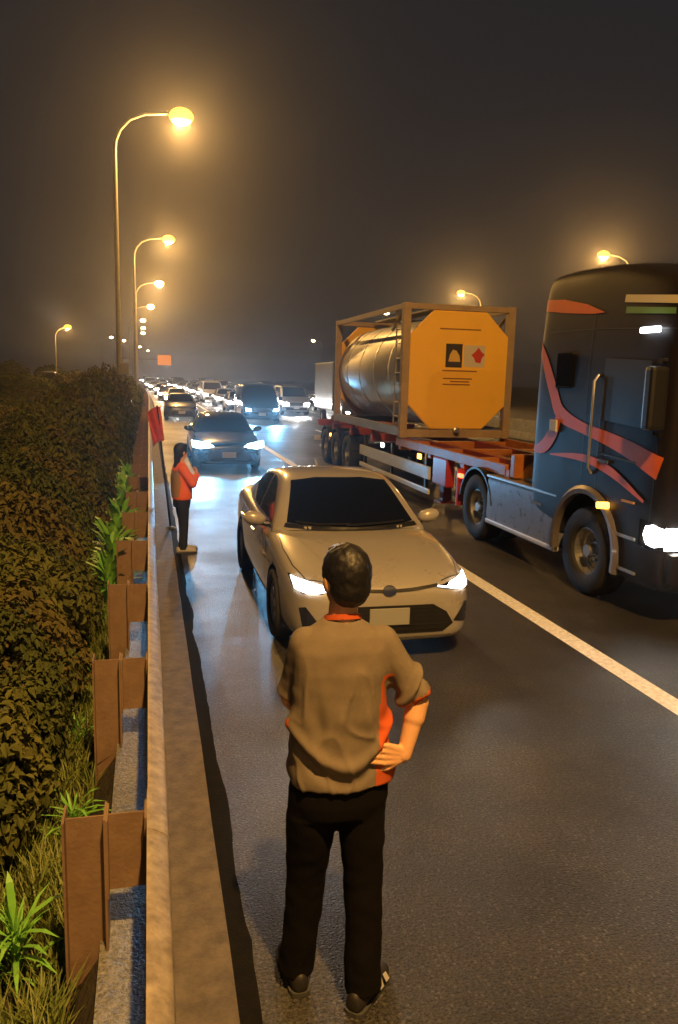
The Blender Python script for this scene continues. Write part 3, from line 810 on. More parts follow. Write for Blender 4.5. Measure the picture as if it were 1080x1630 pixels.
    bm = BM(); box(bm, (sd*1.0, 5.42, .72), (.46, .04, .62)); link('mudflap', bm, mat('red_flap', (.35, .03, .03), .5), tr)
bm = BM(); box(bm, (0, -.02, .62), (2.3, .16, .36), bev=.06); link('bumper', bm, CABP, tr)
bm = BM()
for z in (1.2, 1.32, 1.44): box(bm, (0, -.01, z), (1.5, .05, .05), bev=.01)
link('grille', bm, M['alloy'], tr)
bm = BM(); box(bm, (0, -.11, .58), (.4, .012, .17)); link('number_plate', bm, M['plate'], tr)
bm = BM(); box(bm, (.42, 3.6, .82), (.09, 4.2, .26)); box(bm, (-.42, 3.6, .82), (.09, 4.2, .26)); link('chassis_rail', bm, M['dark_metal'], tr)
bm = BM(); lathe(bm, [(0, 0), (.45, 0), (.45, .1), (0, .12)], 20, Matrix.Translation((0, 4.5, 1.02))); link('fifth_wheel', bm, M['dark_metal'], tr)
bm = BM(); box(bm, (0, 2.95, 1.35), (1.5, .35, .9), bev=.05); link('engine_hump', bm, M['black_plastic'], tr)
bm = BM(); tube(bm, [(.9, 3.05, .9), (.9, 3.05, 3.3), (.9, 3.17, 3.5)], .08, 10); link('exhaust_stack', bm, M['alloy'], tr, smooth=True)
bm = BM(); box(bm, (-1.27, .42, 3.02), (.05, .30, .06), bev=.015); link('marker_lamp', bm, M['marker'], tr)
bm = BM(); box(bm, (-1.275, 2.24, 1.94), (.03, .16, .15), bev=.01); link('side_lamp', bm, mat('clear_lens', (.6, .6, .62), .15), tr)
spot('headlight_beam', (-1.0, -.08, .95), (-1.0, -30, -.4), 70, (1, .94, .84), size=90, parent=tr)
spot('headlight_beam', (1.0, -.08, .95), (1.0, -30, -.4), 70, (1, .94, .84), size=90, parent=tr)

# ---------------------------------------------------------------- trailer
TY = 10.2
tl = tag(empty('container_trailer', (6.27, TY, 0)), 'red and orange skeletal trailer carrying the tank container', 'trailer')
REDP = mat('trailer_red', (.34, .045, .02), .5, var=.2, vscale=3)
ORP = mat('trailer_orange', (.46, .15, .02), .5, var=.2, vscale=3)
bm = BM()
for x in (-.5, .5): box(bm, (x, 7.2, 1.08), (.16, 14.0, .28))
link('main_beam', bm, REDP, tl)
for y in (.3, 2.0, 3.6, 5.4, 7.6, 9.6, 11.6, 13.6):
    bm = BM(); box(bm, (0, y, 1.12), (2.42, .16, .18), bev=.01); link('cross_member', bm, ORP if y < 6 else REDP, tl)
for x in (-1.18, 1.18):
    bm = BM(); box(bm, (x, 3.0, 1.19), (.08, 5.3, .16), bev=.01); link('side_beam', bm, ORP, tl)
bm = BM(); box(bm, (0, .1, 1.28), (2.45, .14, .34), bev=.02); link('headboard', bm, ORP, tl)
for x in (-.95, .95):
    bm = BM(); box(bm, (x, 3.35, .72), (.16, .18, .9)); box(bm, (x, 3.35, .26), (.3, .34, .04)); link('landing_leg', bm, REDP, tl)
    bm = BM(); box(bm, (x*1.21, 3.0, .86), (.16, .7, .5), bev=.03); link('tool_box', bm, mat('red_box', (.45, .03, .035), .4), tl)
    for z, hh in ((.75, .24), (.40, .10)):
        bm = BM(); box(bm, (x*1.25, 6.1, z), (.05, 5.0, hh), bev=.012); link('side_guard', bm, M['white_paint'], tl)
    for y in (3.9, 6.1, 8.3):
        bm = BM(); box(bm, (x*1.2, y, .72), (.06, .08, .8)); link('guard_bracket', bm, M['dark_metal'], tl)
    for y in (4.1, 6.6):
        bm = BM(); box(bm, (x*1.29, y, 1.02), (.03, .18, .1), bev=.01); link('side_marker', bm, M['marker'] if y > 5 else M['amber'], tl)
    bm = BM(); box(bm, (x*1.25, 11.9, .86), (.05, .12, .08)); link('reflector', bm, M['amber'], tl)
    for y in (9.9, 11.2, 12.5):
        wheel(tl, x*1.11, y, .50, .36, .29, steel=True)
        bm = BM(); loft(bm, [[(x*1.05+s_*.24, y+r*math.cos(a), .5+r*math.sin(a)) for s_, r in ((-1, .57), (1, .57), (1, .60), (-1, .60))] for a in [R(k) for k in range(15, 166, 15)]]); link('mudguard', bm, M['black_plastic'], tl, smooth=True)
for y in (9.9, 11.2, 12.5):
    bm = BM(); tube(bm, [(-.95, y, .5), (.95, y, .5)], .08, 10); link('axle', bm, M['dark_metal'], tl)
bm = BM(); box(bm, (0, 14.2, .6), (2.4, .08, .14)); link('rear_bumper', bm, M['white_paint'], tl)

# ---------------------------------------------------------------- tank container
ct = tag(empty('tank_container', (6.24, 15.5, 1.285)), 'silver tank container with an orange octagonal end plate in an open frame', 'container')
FR = mat('frame_paint', (.38, .27, .17), .55, .1, var=.15, vscale=3)
HWc, Lc, Hc = 1.219, 6.058, 2.72
for x in (-1, 1):
    for y in (.09, Lc-.09):
        bm = BM(); box(bm, (x*(HWc-.075), y, Hc/2), (.15, .17, Hc-.2)); link('corner_post', bm, FR, ct)
        for z in (.06, Hc-.06):
            bm = BM(); box(bm, (x*(HWc-.08), y, z), (.165, .185, .13), bev=.012); link('corner_casting', bm, FR, ct)
    bm = BM(); box(bm, (x*(HWc-.06), Lc/2, .12), (.12, Lc-.36, .18)); link('bottom_rail', bm, mat('rail_paint', (.30, .30, .32), .5, .2, var=.1), ct)
    bm = BM(); box(bm, (x*(HWc-.05), Lc/2, Hc-.06), (.09, Lc-.36, .10)); link('top_rail', bm, FR, ct)
    bm = BM(); tube(bm, [(x*(HWc-.06), .2, Hc-.12), (x*(HWc-.06), .95, Hc-.5), ], .035, 6); link('brace', bm, FR, ct)
for y in (.09, Lc-.09):
    for z, hh in ((.09, .16), (Hc-.06, .11)):
        bm = BM(); box(bm, (0, y, z), (2*HWc-.32, .14, hh)); link('end_rail', bm, FR, ct)
bm = BM()
lathe(bm, [(0, -.24), (.5, -.22), (.9, -.14), (1.10, 0), (1.15, .12), (1.15, Lc-.62), (1.10, Lc-.5), (.85, Lc-.36), (0, Lc-.26)], 48, Matrix.Translation((0, .36, Hc/2+.01)) @ Matrix.Rotation(R(-90), 4, 'X'))
link('tank', bm, mat('tank_steel', (.58, .56, .52), .42, .5, var=.12, vscale=1.2, bump=.002, bscale=4), ct, smooth=True)
for y in (1.2, 2.4, 3.65, 4.9):
    bm = BM(); lathe(bm, [(1.145, -.03), (1.162, -.03), (1.162, .03), (1.145, .03)], 48, Matrix.Translation((0, y, Hc/2+.01)) @ Matrix.Rotation(R(-90), 4, 'X')); link('tank_band', bm, M['alloy'], ct, smooth=True)
OCT = mat('octagon_orange', (1.0, .56, .05), .5, var=.05, vscale=2)
ocx, ocz, c_ = 1.08, 1.20, .50
ol = [(-ocx, -ocz+c_), (-ocx+c_, -ocz), (ocx-c_, -ocz), (ocx, -ocz+c_), (ocx, ocz-c_), (ocx-c_, ocz), (-ocx+c_, ocz), (-ocx, ocz-c_)]
for y0, y1 in ((-.012, .09), (Lc-.09, Lc+.012)):
    bm = BM(); prism(bm, [(a, b+Hc/2+.03) for a, b in ol], y0, y1, 'y')
    bmesh.ops.bevel(bm, geom=[e for e in bm.edges if abs((e.verts[0].co-e.verts[1].co).y) < .01], offset=.02, segments=2, affect='EDGES')
    pl = link('end_plate', bm, OCT, ct, smooth=True)
    if y0 < 1:
        def flat(name, poly, m, off):
            b = BM(); prism(b, [(x_, z_-1.285) for x_, z_ in poly], -.012-off, -.010, 'y'); link(name, b, m, pl)
        def rect(x0, x1, z0, z1): return [(x0, z0), (x1, z0), (x1, z1), (x0, z1)]
        dk = mat('print_black', (.03, .022, .015), .5); wh = mat('print_white', (.62, .55, .45), .5); rd = mat('print_red', (.55, .04, .02), .5); ink = mat('print_brown', (.32, .13, .02), .5)
        flat('placard', rect(-.30, .06, 2.74, 3.22), dk, .003)
        flat('placard_symbol', [(-.24, 2.86), (.02, 2.86), (.0, 2.98), (-.07, 3.08), (-.15, 3.10), (-.21, 3.0)], mat('print_yellow', (.72, .45, .10), .5), .005)
        flat('placard', rect(.10, .56, 2.76, 3.20), wh, .003)
        flat('placard_symbol', [(.36, 2.86), (.47, 2.84), (.50, 2.95), (.56, 3.02), (.48, 3.08), (.42, 3.16), (.35, 3.08), (.26, 3.0), (.32, 2.95)], rd, .005)
        for i, (a, b, z) in enumerate(((-.36, .40, 2.66), (-.34, .30, 2.50), (-.18, .24, 2.44), (-.34, .26, 2.38), (-.45, .45, 3.50))):
            flat('lettering_line', rect(a, b, z, z+.028), ink, .003)
for z in (.42, .72, 1.02, 1.32, 1.62, 1.92, 2.22):
    bm = BM(); tube(bm, [(-1.16, .30, z), (-1.16, .66, z)], .016, 6); link('ladder_rung', bm, M['zinc'], ct)
for y in (.30, .66):
    bm = BM(); tube(bm, [(-1.16, y, .2), (-1.16, y, Hc-.1)], .018, 6); link('ladder_rail', bm, M['zinc'], ct)
bm = BM(); lathe(bm, [(0, 0), (.07, 0), (.07, .05), (.045, .06), (.045, .12), (0, .12)], 14, Matrix.Translation((.0, -.01, .16)) @ Matrix.Rotation(R(90), 4, 'X')); link('valve', bm, M['alloy'], ct, smooth=True)
bm = BM(); box(bm, (0, Lc/2, Hc+.0), (.42, Lc-.8, .03)); link('walkway', bm, M['zinc'], ct)
bm = BM(); lathe(bm, [(0, 0), (.28, 0), (.28, .12), (.22, .17), (0, .18)], 18, Matrix.Translation((0, Lc/2, Hc/2+1.05))); link('manhole', bm, M['alloy'], ct, smooth=True)

# ---------------------------------------------------------------- people
SKIN = mat('skin', (.72, .40, .21), .5, var=.06, vscale=6)
HAIR = mat('hair', (.009, .008, .008), .5, bump=.002, bscale=90)

def cap(bm, p0, r0, p1, r1, n=14):
    p0, p1 = Vector(p0), Vector(p1)
    for p, r in ((p0, r0), (p1, r1)):
        bmesh.ops.create_uvsphere(bm, u_segments=n, v_segments=n//2+2, radius=r, matrix=Matrix.Translation(p))
    if (p1-p0).length > 1e-4: tube(bm, [p0, p1], [r0, r1], n)

def chain(bm, pts, rad, n=14):
    for i in range(len(pts)-1): cap(bm, pts[i], rad[i], pts[i+1], rad[i+1], n)

def ell(bm, c, r, rot=None):
    bmesh.ops.create_uvsphere(bm, u_segments=20, v_segments=14, radius=1, matrix=Matrix.Translation(c) @ (rot.to_4x4() if rot else Matrix.Identity(4)) @ Matrix.Diagonal((*r, 1)))

def torso(bm, rows, n=28, p=2.4):
    rings = []
    for cx, cyy, z, rx, ry in rows:
        rg = []
        for k in range(n):
            a = 2*math.pi*k/n; c, s = math.cos(a), math.sin(a)
            rg.append((cx+rx*math.copysign(abs(c)**(2/p), c), cyy+ry*math.copysign(abs(s)**(2/p), s), z))
        rings.append(rg)
    loft(bm, rings)

def skinned(bm, vox, it=6, fold=None):
    me = applied(bm, [('REMESH', dict(mode='VOXEL', voxel_size=vox)), ('SMOOTH', dict(factor=.5, iterations=it))])
    if fold:
        nr = [v.normal.copy() for v in me.vertices]
        for v, n in zip(me.vertices, nr): v.co += n*fold(v.co)
    return me

def hand(bm, wrist, dirv, palm_n, curl=.5, sc=1.0, thumb_side=1):
    d = Vector(dirv).normalized(); pn = Vector(palm_n); pn = (pn-d*pn.dot(d)).normalized(); sdv = d.cross(pn).normalized()*thumb_side
    wv = Vector(wrist)
    for k in range(4):
        o = (k-1.5)*.0215*sc
        kn = wv+d*.082*sc+sdv*o*1.05
        cap(bm, wv+d*.015+sdv*o*.6, .017*sc, kn, .0125*sc, 10)
        ln = (.070, .080, .075, .058)[3-k if thumb_side > 0 else 3-k]*sc
        a = curl*.5
        m1 = kn+(d*math.cos(a)+pn*math.sin(a))*ln*.5
        a2 = curl*1.2
        m2 = m1+(d*math.cos(a2)+pn*math.sin(a2))*ln*.5
        cap(bm, kn, .0098*sc, m1, .0088*sc, 10); cap(bm, m1, .0088*sc, m2, .0070*sc, 10)
    t0 = wv+d*.03*sc+sdv*.028*sc
    t1 = t0+(d*.75+sdv*.75+pn*.2).normalized()*.04*sc
    cap(bm, t0, .015*sc, t1, .012*sc, 10); cap(bm, t1, .012*sc, t1+(d*.95+sdv*.3+pn*.3).normalized()*.032*sc, .009*sc, 10)

def head(bm, c, yaw, sc=1.0):
    rot = Matrix.Rotation(yaw, 3, 'Z'); c = Vector(c)
    ell(bm, c+rot @ Vector((0, -.008, .022))*sc, Vector((.076, .096, .098))*sc, rot)
    ell(bm, c+rot @ Vector((0, .022, -.035))*sc, Vector((.062, .070, .082))*sc, rot)
    ell(bm, c+rot @ Vector((0, .098, -.012))*sc, Vector((.014, .020, .026))*sc, rot)
    ell(bm, c+rot @ Vector((0, .085, -.062))*sc, Vector((.026, .012, .008))*sc, rot)
    ell(bm, c+rot @ Vector((0, .078, .018))*sc, Vector((.052, .018, .010))*sc, rot)
    for s in (-1, 1):
        ell(bm, c+rot @ Vector((s*.080, -.008, -.008))*sc, Vector((.012, .022, .034))*sc, rot)

def eyes(root, c, yaw, sc=1.0):
    rot = Matrix.Rotation(yaw, 3, 'Z')
    for s in (-1, 1):
        bm = BM(); ell(bm, Vector(c)+rot @ Vector((s*.031, .083, .002))*sc, Vector((.012, .008, .008))*sc, rot)
        link('eye', bm, mat('eye', (.08, .05, .04), .2), root, smooth='all')

def hair(bm, c, yaw, sc=1.0, long=False):
    rot = Matrix.Rotation(yaw, 3, 'Z'); c = Vector(c)
    ell(bm, c+rot @ Vector((0, -.014, .036))*sc, Vector((.090, .108, .106))*sc, rot)
    ell(bm, c+rot @ Vector((0, -.042, -.012))*sc, Vector((.080, .074, .085))*sc, rot)
    ell(bm, c+rot @ Vector((.01, .045, .095))*sc, Vector((.06, .05, .035))*sc, rot)
    if long:
        ell(bm, c+rot @ Vector((0, -.07, -.08))*sc, Vector((.055, .05, .11))*sc, rot)
        ell(bm, c+rot @ Vector((0, -.09, -.17))*sc, Vector((.035, .035, .10))*sc, rot)

def shoe(root, ankle, yaw, m, accent, accent_side):
    rot = Matrix.Rotation(yaw, 3, 'Z'); a = Vector((ankle[0], ankle[1], 0))
    bm = BM()
    pr = [(-.092, .016, .062), (-.083, .033, .075), (-.06, .042, .085), (0, .043, .082), (.07, .047, .066), (.13, .050, .052), (.175, .042, .042), (.195, .022, .032)]
    loft(bm, [[tuple(a+rot @ Vector((x*wd, y, .018+z*ht))) for x, z in ((-1, 0), (-.95, .55), (-.5, .95), (0, 1), (.5, .95), (.95, .55), (1, 0), (0, -.02))] for y, wd, ht in pr])
    me = applied(bm, [('SUBSURF', dict(levels=1, render_levels=1))])
    sh = link('shoe', me, m, root, smooth='all')
    bm = BM()
    loft(bm, [[tuple(a+rot @ Vector((x*(wd+.003), y*1.015, z))) for x, z in ((-1, .002), (-1, .02), (1, .02), (1, .002))] for y, wd, ht in pr])
    link('sole', bm, mat('sole', (.05, .05, .05), .7), sh)
    if accent:
        bm = BM(); s = accent_side
        for i in range(2):
            q = [(s*.054, .045+.05*i, .042), (s*.054, .075+.05*i, .04), (s*.040, .07+.05*i, .088-.02*i), (s*.038, .045+.05*i, .092-.02*i)]
            v = [bm.verts.new(a+rot @ Vector((x*1.10, y, z))) for x, y, z in q]; bm.faces.new(v)
        bmesh.ops.solidify(bm, geom=bm.faces[:], thickness=.006)
        link('reflective_patch', bm, accent, sh)

# --- the man with his back to the camera, hand on hip
m1 = tag(empty('person', (.69, 2.74, 0)), 'person in khaki polo with red side panels, hand on hip, facing the white car', 'person')
hc = (.012, .02, 1.712); yaw = R(14)
sL, sR = (-.135, .01, 1.48), (.160, 0, 1.475)
eL, wL = (-.172, .11, 1.225), (-.11, .26, 1.10)
eR, wR = (.298, -.045, 1.235), (.235, -.09, 1.045)
hipL, hipR = (-.095, .0, .90), (.095, -.0, .90)
kL, kR = (-.105, .055, .49), (.105, -.035, .49)
aL, aR = (-.135, .075, .10), (.105, -.085, .10)
bm = BM()
head(bm, hc, yaw)
cap(bm, (.0, .0, 1.52), .058, (.008, .01, 1.64), .054)
torso(bm, [(0, 0, .90, .15, .095), (0, 0, 1.1, .145, .09), (0, 0, 1.35, .16, .10), (0, 0, 1.50, .13, .07), (0, 0, 1.545, .06, .05)])
chain(bm, [sL, eL, wL], [.046, .040, .027]); chain(bm, [sR, eR, wR], [.046, .042, .028])
mid = Vector(eR).lerp(Vector(wR), .3); cap(bm, eR, .041, mid, .043)
hand(bm, wR, (-.80, -.16, .18), (.0, 1, -.1), .12, 1.0, 1)
hand(bm, wL, (.8, .2, -.5), (0, -1, 0), .7, 1.0, 1)
for hp, kn, an in ((hipL, kL, aL), (hipR, kR, aR)): chain(bm, [hp, kn, an], [.07, .05, .038])
link('body', skinned(bm, .0048, 3), SKIN, m1, smooth='all')
eyes(m1, hc, yaw)
bm = BM(); hair(bm, hc, yaw)
link('hair', skinned(bm, .007, 3, lambda c: .004*noise.noise(c*45)), HAIR, m1, smooth='all')
KH = mat('khaki_cloth', (.172, .138, .104), .9, var=.14, vscale=9, bump=.001, bscale=250)
REDC = mat('red_cloth', (.50, .085, .015), .85, var=.08, vscale=9, bump=.001, bscale=250)
bm = BM()
torso(bm, [(.012, -.005, .935, .203, .132), (.010, -.003, .97, .205, .134), (.006, 0, 1.06, .195, .128), (.0, .0, 1.16, .186, .122), (0, .003, 1.28, .188, .124), (0, .003, 1.38, .190, .12), (0, 0, 1.46, .185, .104), (0, 0, 1.515, .150, .082), (0, .005, 1.552, .092, .066), (0, .01, 1.575, .062, .058)])
for s_, e_ in ((sL, eL), (sR, eR)):
    s_, e_ = Vector(s_), Vector(e_); t = s_.lerp(e_, .80)
    cap(bm, s_+Vector((0, 0, -.004)), .063, t, .060)
    tube(bm, [t, s_.lerp(e_, .92)], [.061, .065], 18)
def folds(c):
    d = 0
    if c.z < 1.47:
        f = min(1, (1.47-c.z)/.15)
        d += f*.009*noise.noise(Vector((c.x*6, c.y*6, c.z*16)))*.6+f*.011*noise.noise(Vector((c.x*9+3, c.y*5, c.z*2.4)))+f*.006*noise.noise(Vector((c.x*22, c.y*12, c.z*7+5)))
        rn = noise.noise(Vector((c.x*8+c.z*3, c.y*5, c.z*4.5-c.x*3)))
        d += f*.008*(max(0, .22-abs(rn))/.22)**2
        if c.y < 0:                        # slack cloth hanging in a curve across the small of the back
            u = c.x/.18; arc = .99+.13*u*u
            d += .020*math.exp(-((c.z-arc-.045)/.030)**2)-.012*math.exp(-((c.z-arc+.015)/.028)**2)
            d += .012*math.exp(-((c.x+.03-.10*(c.z-1.2))/.018)**2)*max(0, 1-abs(c.z-1.22)/.2)
            d += .012*math.exp(-((c.x-.085+.16*(c.z-1.2))/.02)**2)*max(0, 1-abs(c.z-1.2)/.22)
            d -= .010*math.exp(-((c.x+.10+.1*(c.z-1.2))/.022)**2)*max(0, 1-abs(c.z-1.18)/.2)
    return d
me = skinned(bm, .0075, 9, folds)
sm = link('shirt', me, None, m1, smooth='all', mats=[KH, REDC])
sLv, sRv, eLv, eRv = Vector(sL), Vector(sR), Vector(eL), Vector(eR)
for p in me.polygons:
    c = p.center; k = 0
    side_lim = .120+.05*max(0, (c.z-1.0))*1.2
    if c.x < 0: side_lim = .203
    if c.z < 1.36 and abs(c.x) > side_lim and abs(c.x) < .225: k = 1
    for s_, e_ in ((sLv, eLv), (sRv, eRv)):
        ax = (e_-s_); t = (c-s_).dot(ax)/ax.length_squared; dist = (c-s_-ax*t).length
        if t > .45 and dist < .095: k = 1 if t > .885 else 0
    p.material_index = k
bm = BM()
loft(bm, [[(.003+r*math.cos(2*math.pi*j/20), .01+r*.95*math.sin(2*math.pi*j/20), z+.02*math.cos(2*math.pi*j/20+math.pi/2)) for j in range(20)] for r, z in ((.063, 1.566), (.063, 1.580), (.068, 1.581), (.073, 1.562))], caps=False)
link('collar', bm, REDC, m1, smooth=True)
PANT = mat('dark_trousers', (.0045, .0038, .0040), .95, var=.2, vscale=8, bump=.001, bscale=200, spec=.12)
def trousers(root, hL, hR, kL, kR, aL, aR, hip_row, rad, m, seed):
    bm = BM(); torso(bm, hip_row)
    for h, k, a in ((hL, kL, aL), (hR, kR, aR)):
        h, k, a = Vector(h), Vector(k), Vector(a)
        pts = [h, h.lerp(k, .5), k, k.lerp(a, .55), a+Vector((0, -.005, -.035))]
        tube(bm, pts, rad, 18)
        bmesh.ops.create_uvsphere(bm, u_segments=16, v_segments=10, radius=rad[0], matrix=Matrix.Translation(h))
    me = skinned(bm, .0085, 5, lambda c: .007*noise.noise(Vector((c.x*9+seed, c.y*9, c.z*6)))+.004*noise.noise(Vector((c.x*16, c.y*16+seed, c.z*20))) if c.z < .8 else .002*noise.noise(c*12))
    link('trousers', me, m, root, smooth='all')
trousers(m1, hipL, hipR, kL, kR, aL, aR, [(.008, 0, .80, .178, .115), (.008, 0, .86, .192, .124), (.008, 0, .93, .188, .12), (.006, 0, 1.0, .172, .11)], [.098, .094, .078, .074, .076], PANT, 2)
bm = BM(); torso(bm, [(.008, 0, .955, .186, .119), (.008, 0, .985, .184, .117)]); link('belt', bm, mat('belt', (.02, .015, .012), .5), m1, smooth=True)
SHOE = mat('dark_shoe', (.018, .016, .016), .6)
REFL = mat('white_patch', (.75, .75, .75), .4)
shoe(m1, (aL[0], aL[1]-.0), R(4), SHOE, REFL, 1)
shoe(m1, (aR[0], aR[1]-.0), R(-42), SHOE, REFL, 1)

# --- the person by the rail in an orange top, turned towards the carriageway
m2 = tag(empty('person', (.42, 10.95, 0), R(-78)), 'person in orange top and dark trousers standing beside the flag, arms folded', 'person')
hc2 = (0, .0, 1.405)
hl, hr = (.075, .0, .74), (-.075, .0, .74)
bm = BM(); head(bm, hc2, R(20), .92); cap(bm, (0, -.01, 1.24), .05, (0, -.005, 1.34), .047)
torso(bm, [(0, 0, .74, .13, .085), (0, 0, .95, .125, .09), (0, -.01, 1.15, .14, .095), (0, -.01, 1.24, .10, .06)])
sl, sr = (-.15, -.02, 1.185), (.15, -.02, 1.185)
el, er = (-.215, .09, .985), (.215, .10, .99)
wl, wr = (-.03, .20, 1.06), (.02, .215, 1.10)
chain(bm, [sl, el, wl], [.044, .036, .026]); chain(bm, [sr, er, wr], [.044, .036, .026])
hand(bm, wl, (.7, -.1, .4), (0, -1, 0), .6, .9, 1); hand(bm, wr, (-.6, .0, .5), (0, -1, 0), .6, .9, -1)
k1, k2, a1, a2 = (.075, .01, .42), (-.075, .03, .42), (.08, -.01, .09), (-.085, .05, .09)
chain(bm, [hl, k1, a1], [.06, .045, .035]); chain(bm, [hr, k2, a2], [.06, .045, .035])
link('body', skinned(bm, .008, 4), SKIN, m2, smooth='all'); eyes(m2, hc2, R(20), .92)
bm = BM(); hair(bm, hc2, R(20), .94, long=True); link('hair', skinned(bm, .009, 3), HAIR, m2, smooth='all')
ORC = mat('orange_cloth', (.85, .15, .03), .8, var=.06, vscale=9); 
bm = BM()
torso(bm, [(0, 0, .76, .178, .132), (0, 0, .80, .182, .138), (0, 0, .95, .172, .138), (0, -.005, 1.08, .17, .132), (0, -.012, 1.17, .165, .112), (0, -.012, 1.225, .11, .08), (0, -.01, 1.27, .058, .056)])
for s_, e_, w_ in ((sl, el, wl), (sr, er, wr)): chain(bm, [s_, e_, Vector(e_).lerp(Vector(w_), .85)], [.066, .058, .045])
me = skinned(bm, .009, 5, lambda c: .008*noise.noise(Vector((c.x*9, c.y*9, c.z*6))))
link('jacket', me, None, m2, smooth='all', mats=[ORC, mat('tan_cloth', (.36, .21, .09), .85, var=.08)])
for p in me.polygons:
    c = p.center
    p.material_index = 1 if c.y < -.055 and abs(c.x) < .16 and .80 < c.z < 1.16 else 0
trousers(m2, hl, hr, k1, k2, a1, a2, [(0, 0, .64, .14, .105), (0, 0, .72, .152, .115), (0, 0, .82, .145, .11)], [.082, .078, .064, .058, .056], mat('navy_trousers', (.012, .014, .024), .85, var=.2), 5)
WSH = mat('pale_shoe', (.42, .40, .40), .6)
shoe(m2, a1[:2], R(-5), WSH, None, 1); shoe(m2, a2[:2], R(8), WSH, None, 1)

# ---------------------------------------------------------------- warning flag on its pole
fl = tag(empty('warning_flag', (.31, 12.68, 0)), 'limp red warning flag on a slanting pole with a pale foot beside the guardrail', 'flag')
bm = BM(); tube(bm, [(0, 0, 0), (-.10, -.03, 1.0), (-.19, -.06, 1.97)], [.018, .016, .014], 10); link('pole', bm, M['dark_metal'], fl, smooth=True)
bm = BM(); lathe(bm, [(0, 0), (.08, 0), (.085, .02), (.06, .035), (.025, .05), (0, .05)], 16); link('foot', bm, M['white_paint'], fl, smooth=True)
bm = BM(); G = {}
for i in range(15):
    for j in range(21):
        u, v = i/14, j/20
        top = Vector((-.188, -.06, 1.95)); bot = Vector((-.135, -.045, 1.42))
        p = top.lerp(bot, v)+Vector((.05-.20*u*(1-.15*v), -.03*u+.055*math.sin(u*8+v*2.6)*(.3+u), -.10*u*u+.02*math.sin(v*6+u*3)*u))
        G[i, j] = bm.verts.new(p)
for i in range(14):
    for j in range(20): bm.faces.new((G[i, j], G[i+1, j], G[i+1, j+1], G[i, j+1]))
bmesh.ops.solidify(bm, geom=bm.faces[:], thickness=.003)
link('cloth', bm, mat('flag_red', (.78, .13, .05), .8, var=.1), fl, smooth='all')

# ---------------------------------------------------------------- roadside sign far off
sg = tag(empty('overhead_sign', (-5.6, 180, 0)), 'small far amber signboard on a post above the queue of cars', 'sign')
bm = BM(); tube(bm, [(0, 0, 0), (0, 0, 6.0)], .14, 10); link('post', bm, M['pole'], sg)
bm = BM(); tube(bm, [(0, 0, 5.6), (10.2, 0, 5.6)], .11, 8); link('arm', bm, M['pole'], sg)
bm = BM(); box(bm, (9.0, -.2, 5.5), (2.9, .2, 2.2), bev=.05); link('panel', bm, glow('sign_amber', (1, .26, .01), .6), sg)
MATS['sign_amber'].node_tree.nodes['Principled BSDF'].inputs['Base Color'].default_value = (.5, .16, .01, 1)

# ---------------------------------------------------------------- planting
def leaf_mat(name, c1, c2):
    m = mat(name, c1, .8, col2=c2, vscale=2.2, spec=.2)
    return m
LEAF = [leaf_mat('leaf_olive', (.058, .074, .018), (.145, .142, .038)), leaf_mat('leaf_dark', (.042, .060, .017), (.105, .115, .032)), leaf_mat('leaf_brown', (.072, .066, .021), (.15, .125, .040))]
WOOD = mat('bark', (.06, .045, .03), .9, var=.3, bump=.01, bscale=30)
rng = np.random.default_rng(5)
def leaves_mesh(centres, normals, size, fold=.25):
    n = len(centres)
    nv = normals/np.linalg.norm(normals, axis=1, keepdims=True)
    t = rng.normal(size=(n, 3)); t -= nv*(t*nv).sum(1, keepdims=True); t /= np.linalg.norm(t, axis=1, keepdims=True)
    b = np.cross(nv, t)
    s = size[:, None]
    V = np.empty((n, 6, 3))
    V[:, 0] = centres-t*s*.5
    V[:, 1] = centres-t*s*.15+b*s*.30+nv*s*fold*.5
    V[:, 2] = centres+t*s*.22+b*s*.24+nv*s*fold*.45
    V[:, 3] = centres+t*s*.58-nv*s*.08
    V[:, 4] = centres+t*s*.22-b*s*.24+nv*s*fold*.45
    V[:, 5] = centres-t*s*.15-b*s*.30+nv*s*fold*.5
    F = np.array([[0, 1, 2, 3], [0, 3, 4, 5]])[None]+np.arange(n)[:, None, None]*6
    me = bpy.data.meshes.new('crown')
    me.from_pydata(V.reshape(-1, 3).tolist(), [], F.reshape(-1, 4).tolist())
    return me
def shrub_mesh(nclump, per, rx, rz, lsize):
    """crown of radius rx and height rz standing on z = 0, made of lumpy leaf clumps"""
    C, N = [], []
    for _ in range(nclump):
        a = rng.uniform(0, 2*np.pi); u = rng.uniform(-.25, 1)
        d = np.array([np.cos(a)*np.sqrt(max(0, 1-u*u)), np.sin(a)*np.sqrt(max(0, 1-u*u)), u])
        rr = rng.uniform(.62, 1.0)
        c = d*rr*np.array([rx, rx, rz*.55])+np.array([0, 0, rz*.45])
        cr_ = rng.uniform(.14, .26)*rx
        e = rng.normal(size=(per, 3)); e /= np.linalg.norm(e, axis=1, keepdims=True)
        e = e*np.where(e@d < -.2, -1, 1)[:, None]
        C.append(c+e*cr_*rng.uniform(.55, 1.05, (per, 1))); N.append(e+np.array([0, 0, .7])+rng.normal(size=(per, 3))*.35)
    C = np.concatenate(C); N = np.concatenate(N)
    C[:, 2] = np.maximum(C[:, 2], .03)
    return leaves_mesh(C, N, rng.uniform(.65, 1.25, len(C))*lsize)
def stems(bm, rx, rz, n):
    for k in range(n):
        a = 2*math.pi*k/n+random.uniform(-.3, .3)
        tube(bm, [(random.uniform(-.06, .06), random.uniform(-.06, .06), -.1), (.3*rx*math.cos(a), .3*rx*math.sin(a), rz*.4), (.7*rx*math.cos(a), .7*rx*math.sin(a), rz*.8)], [.028, .02, .008], 6)
SHR = []
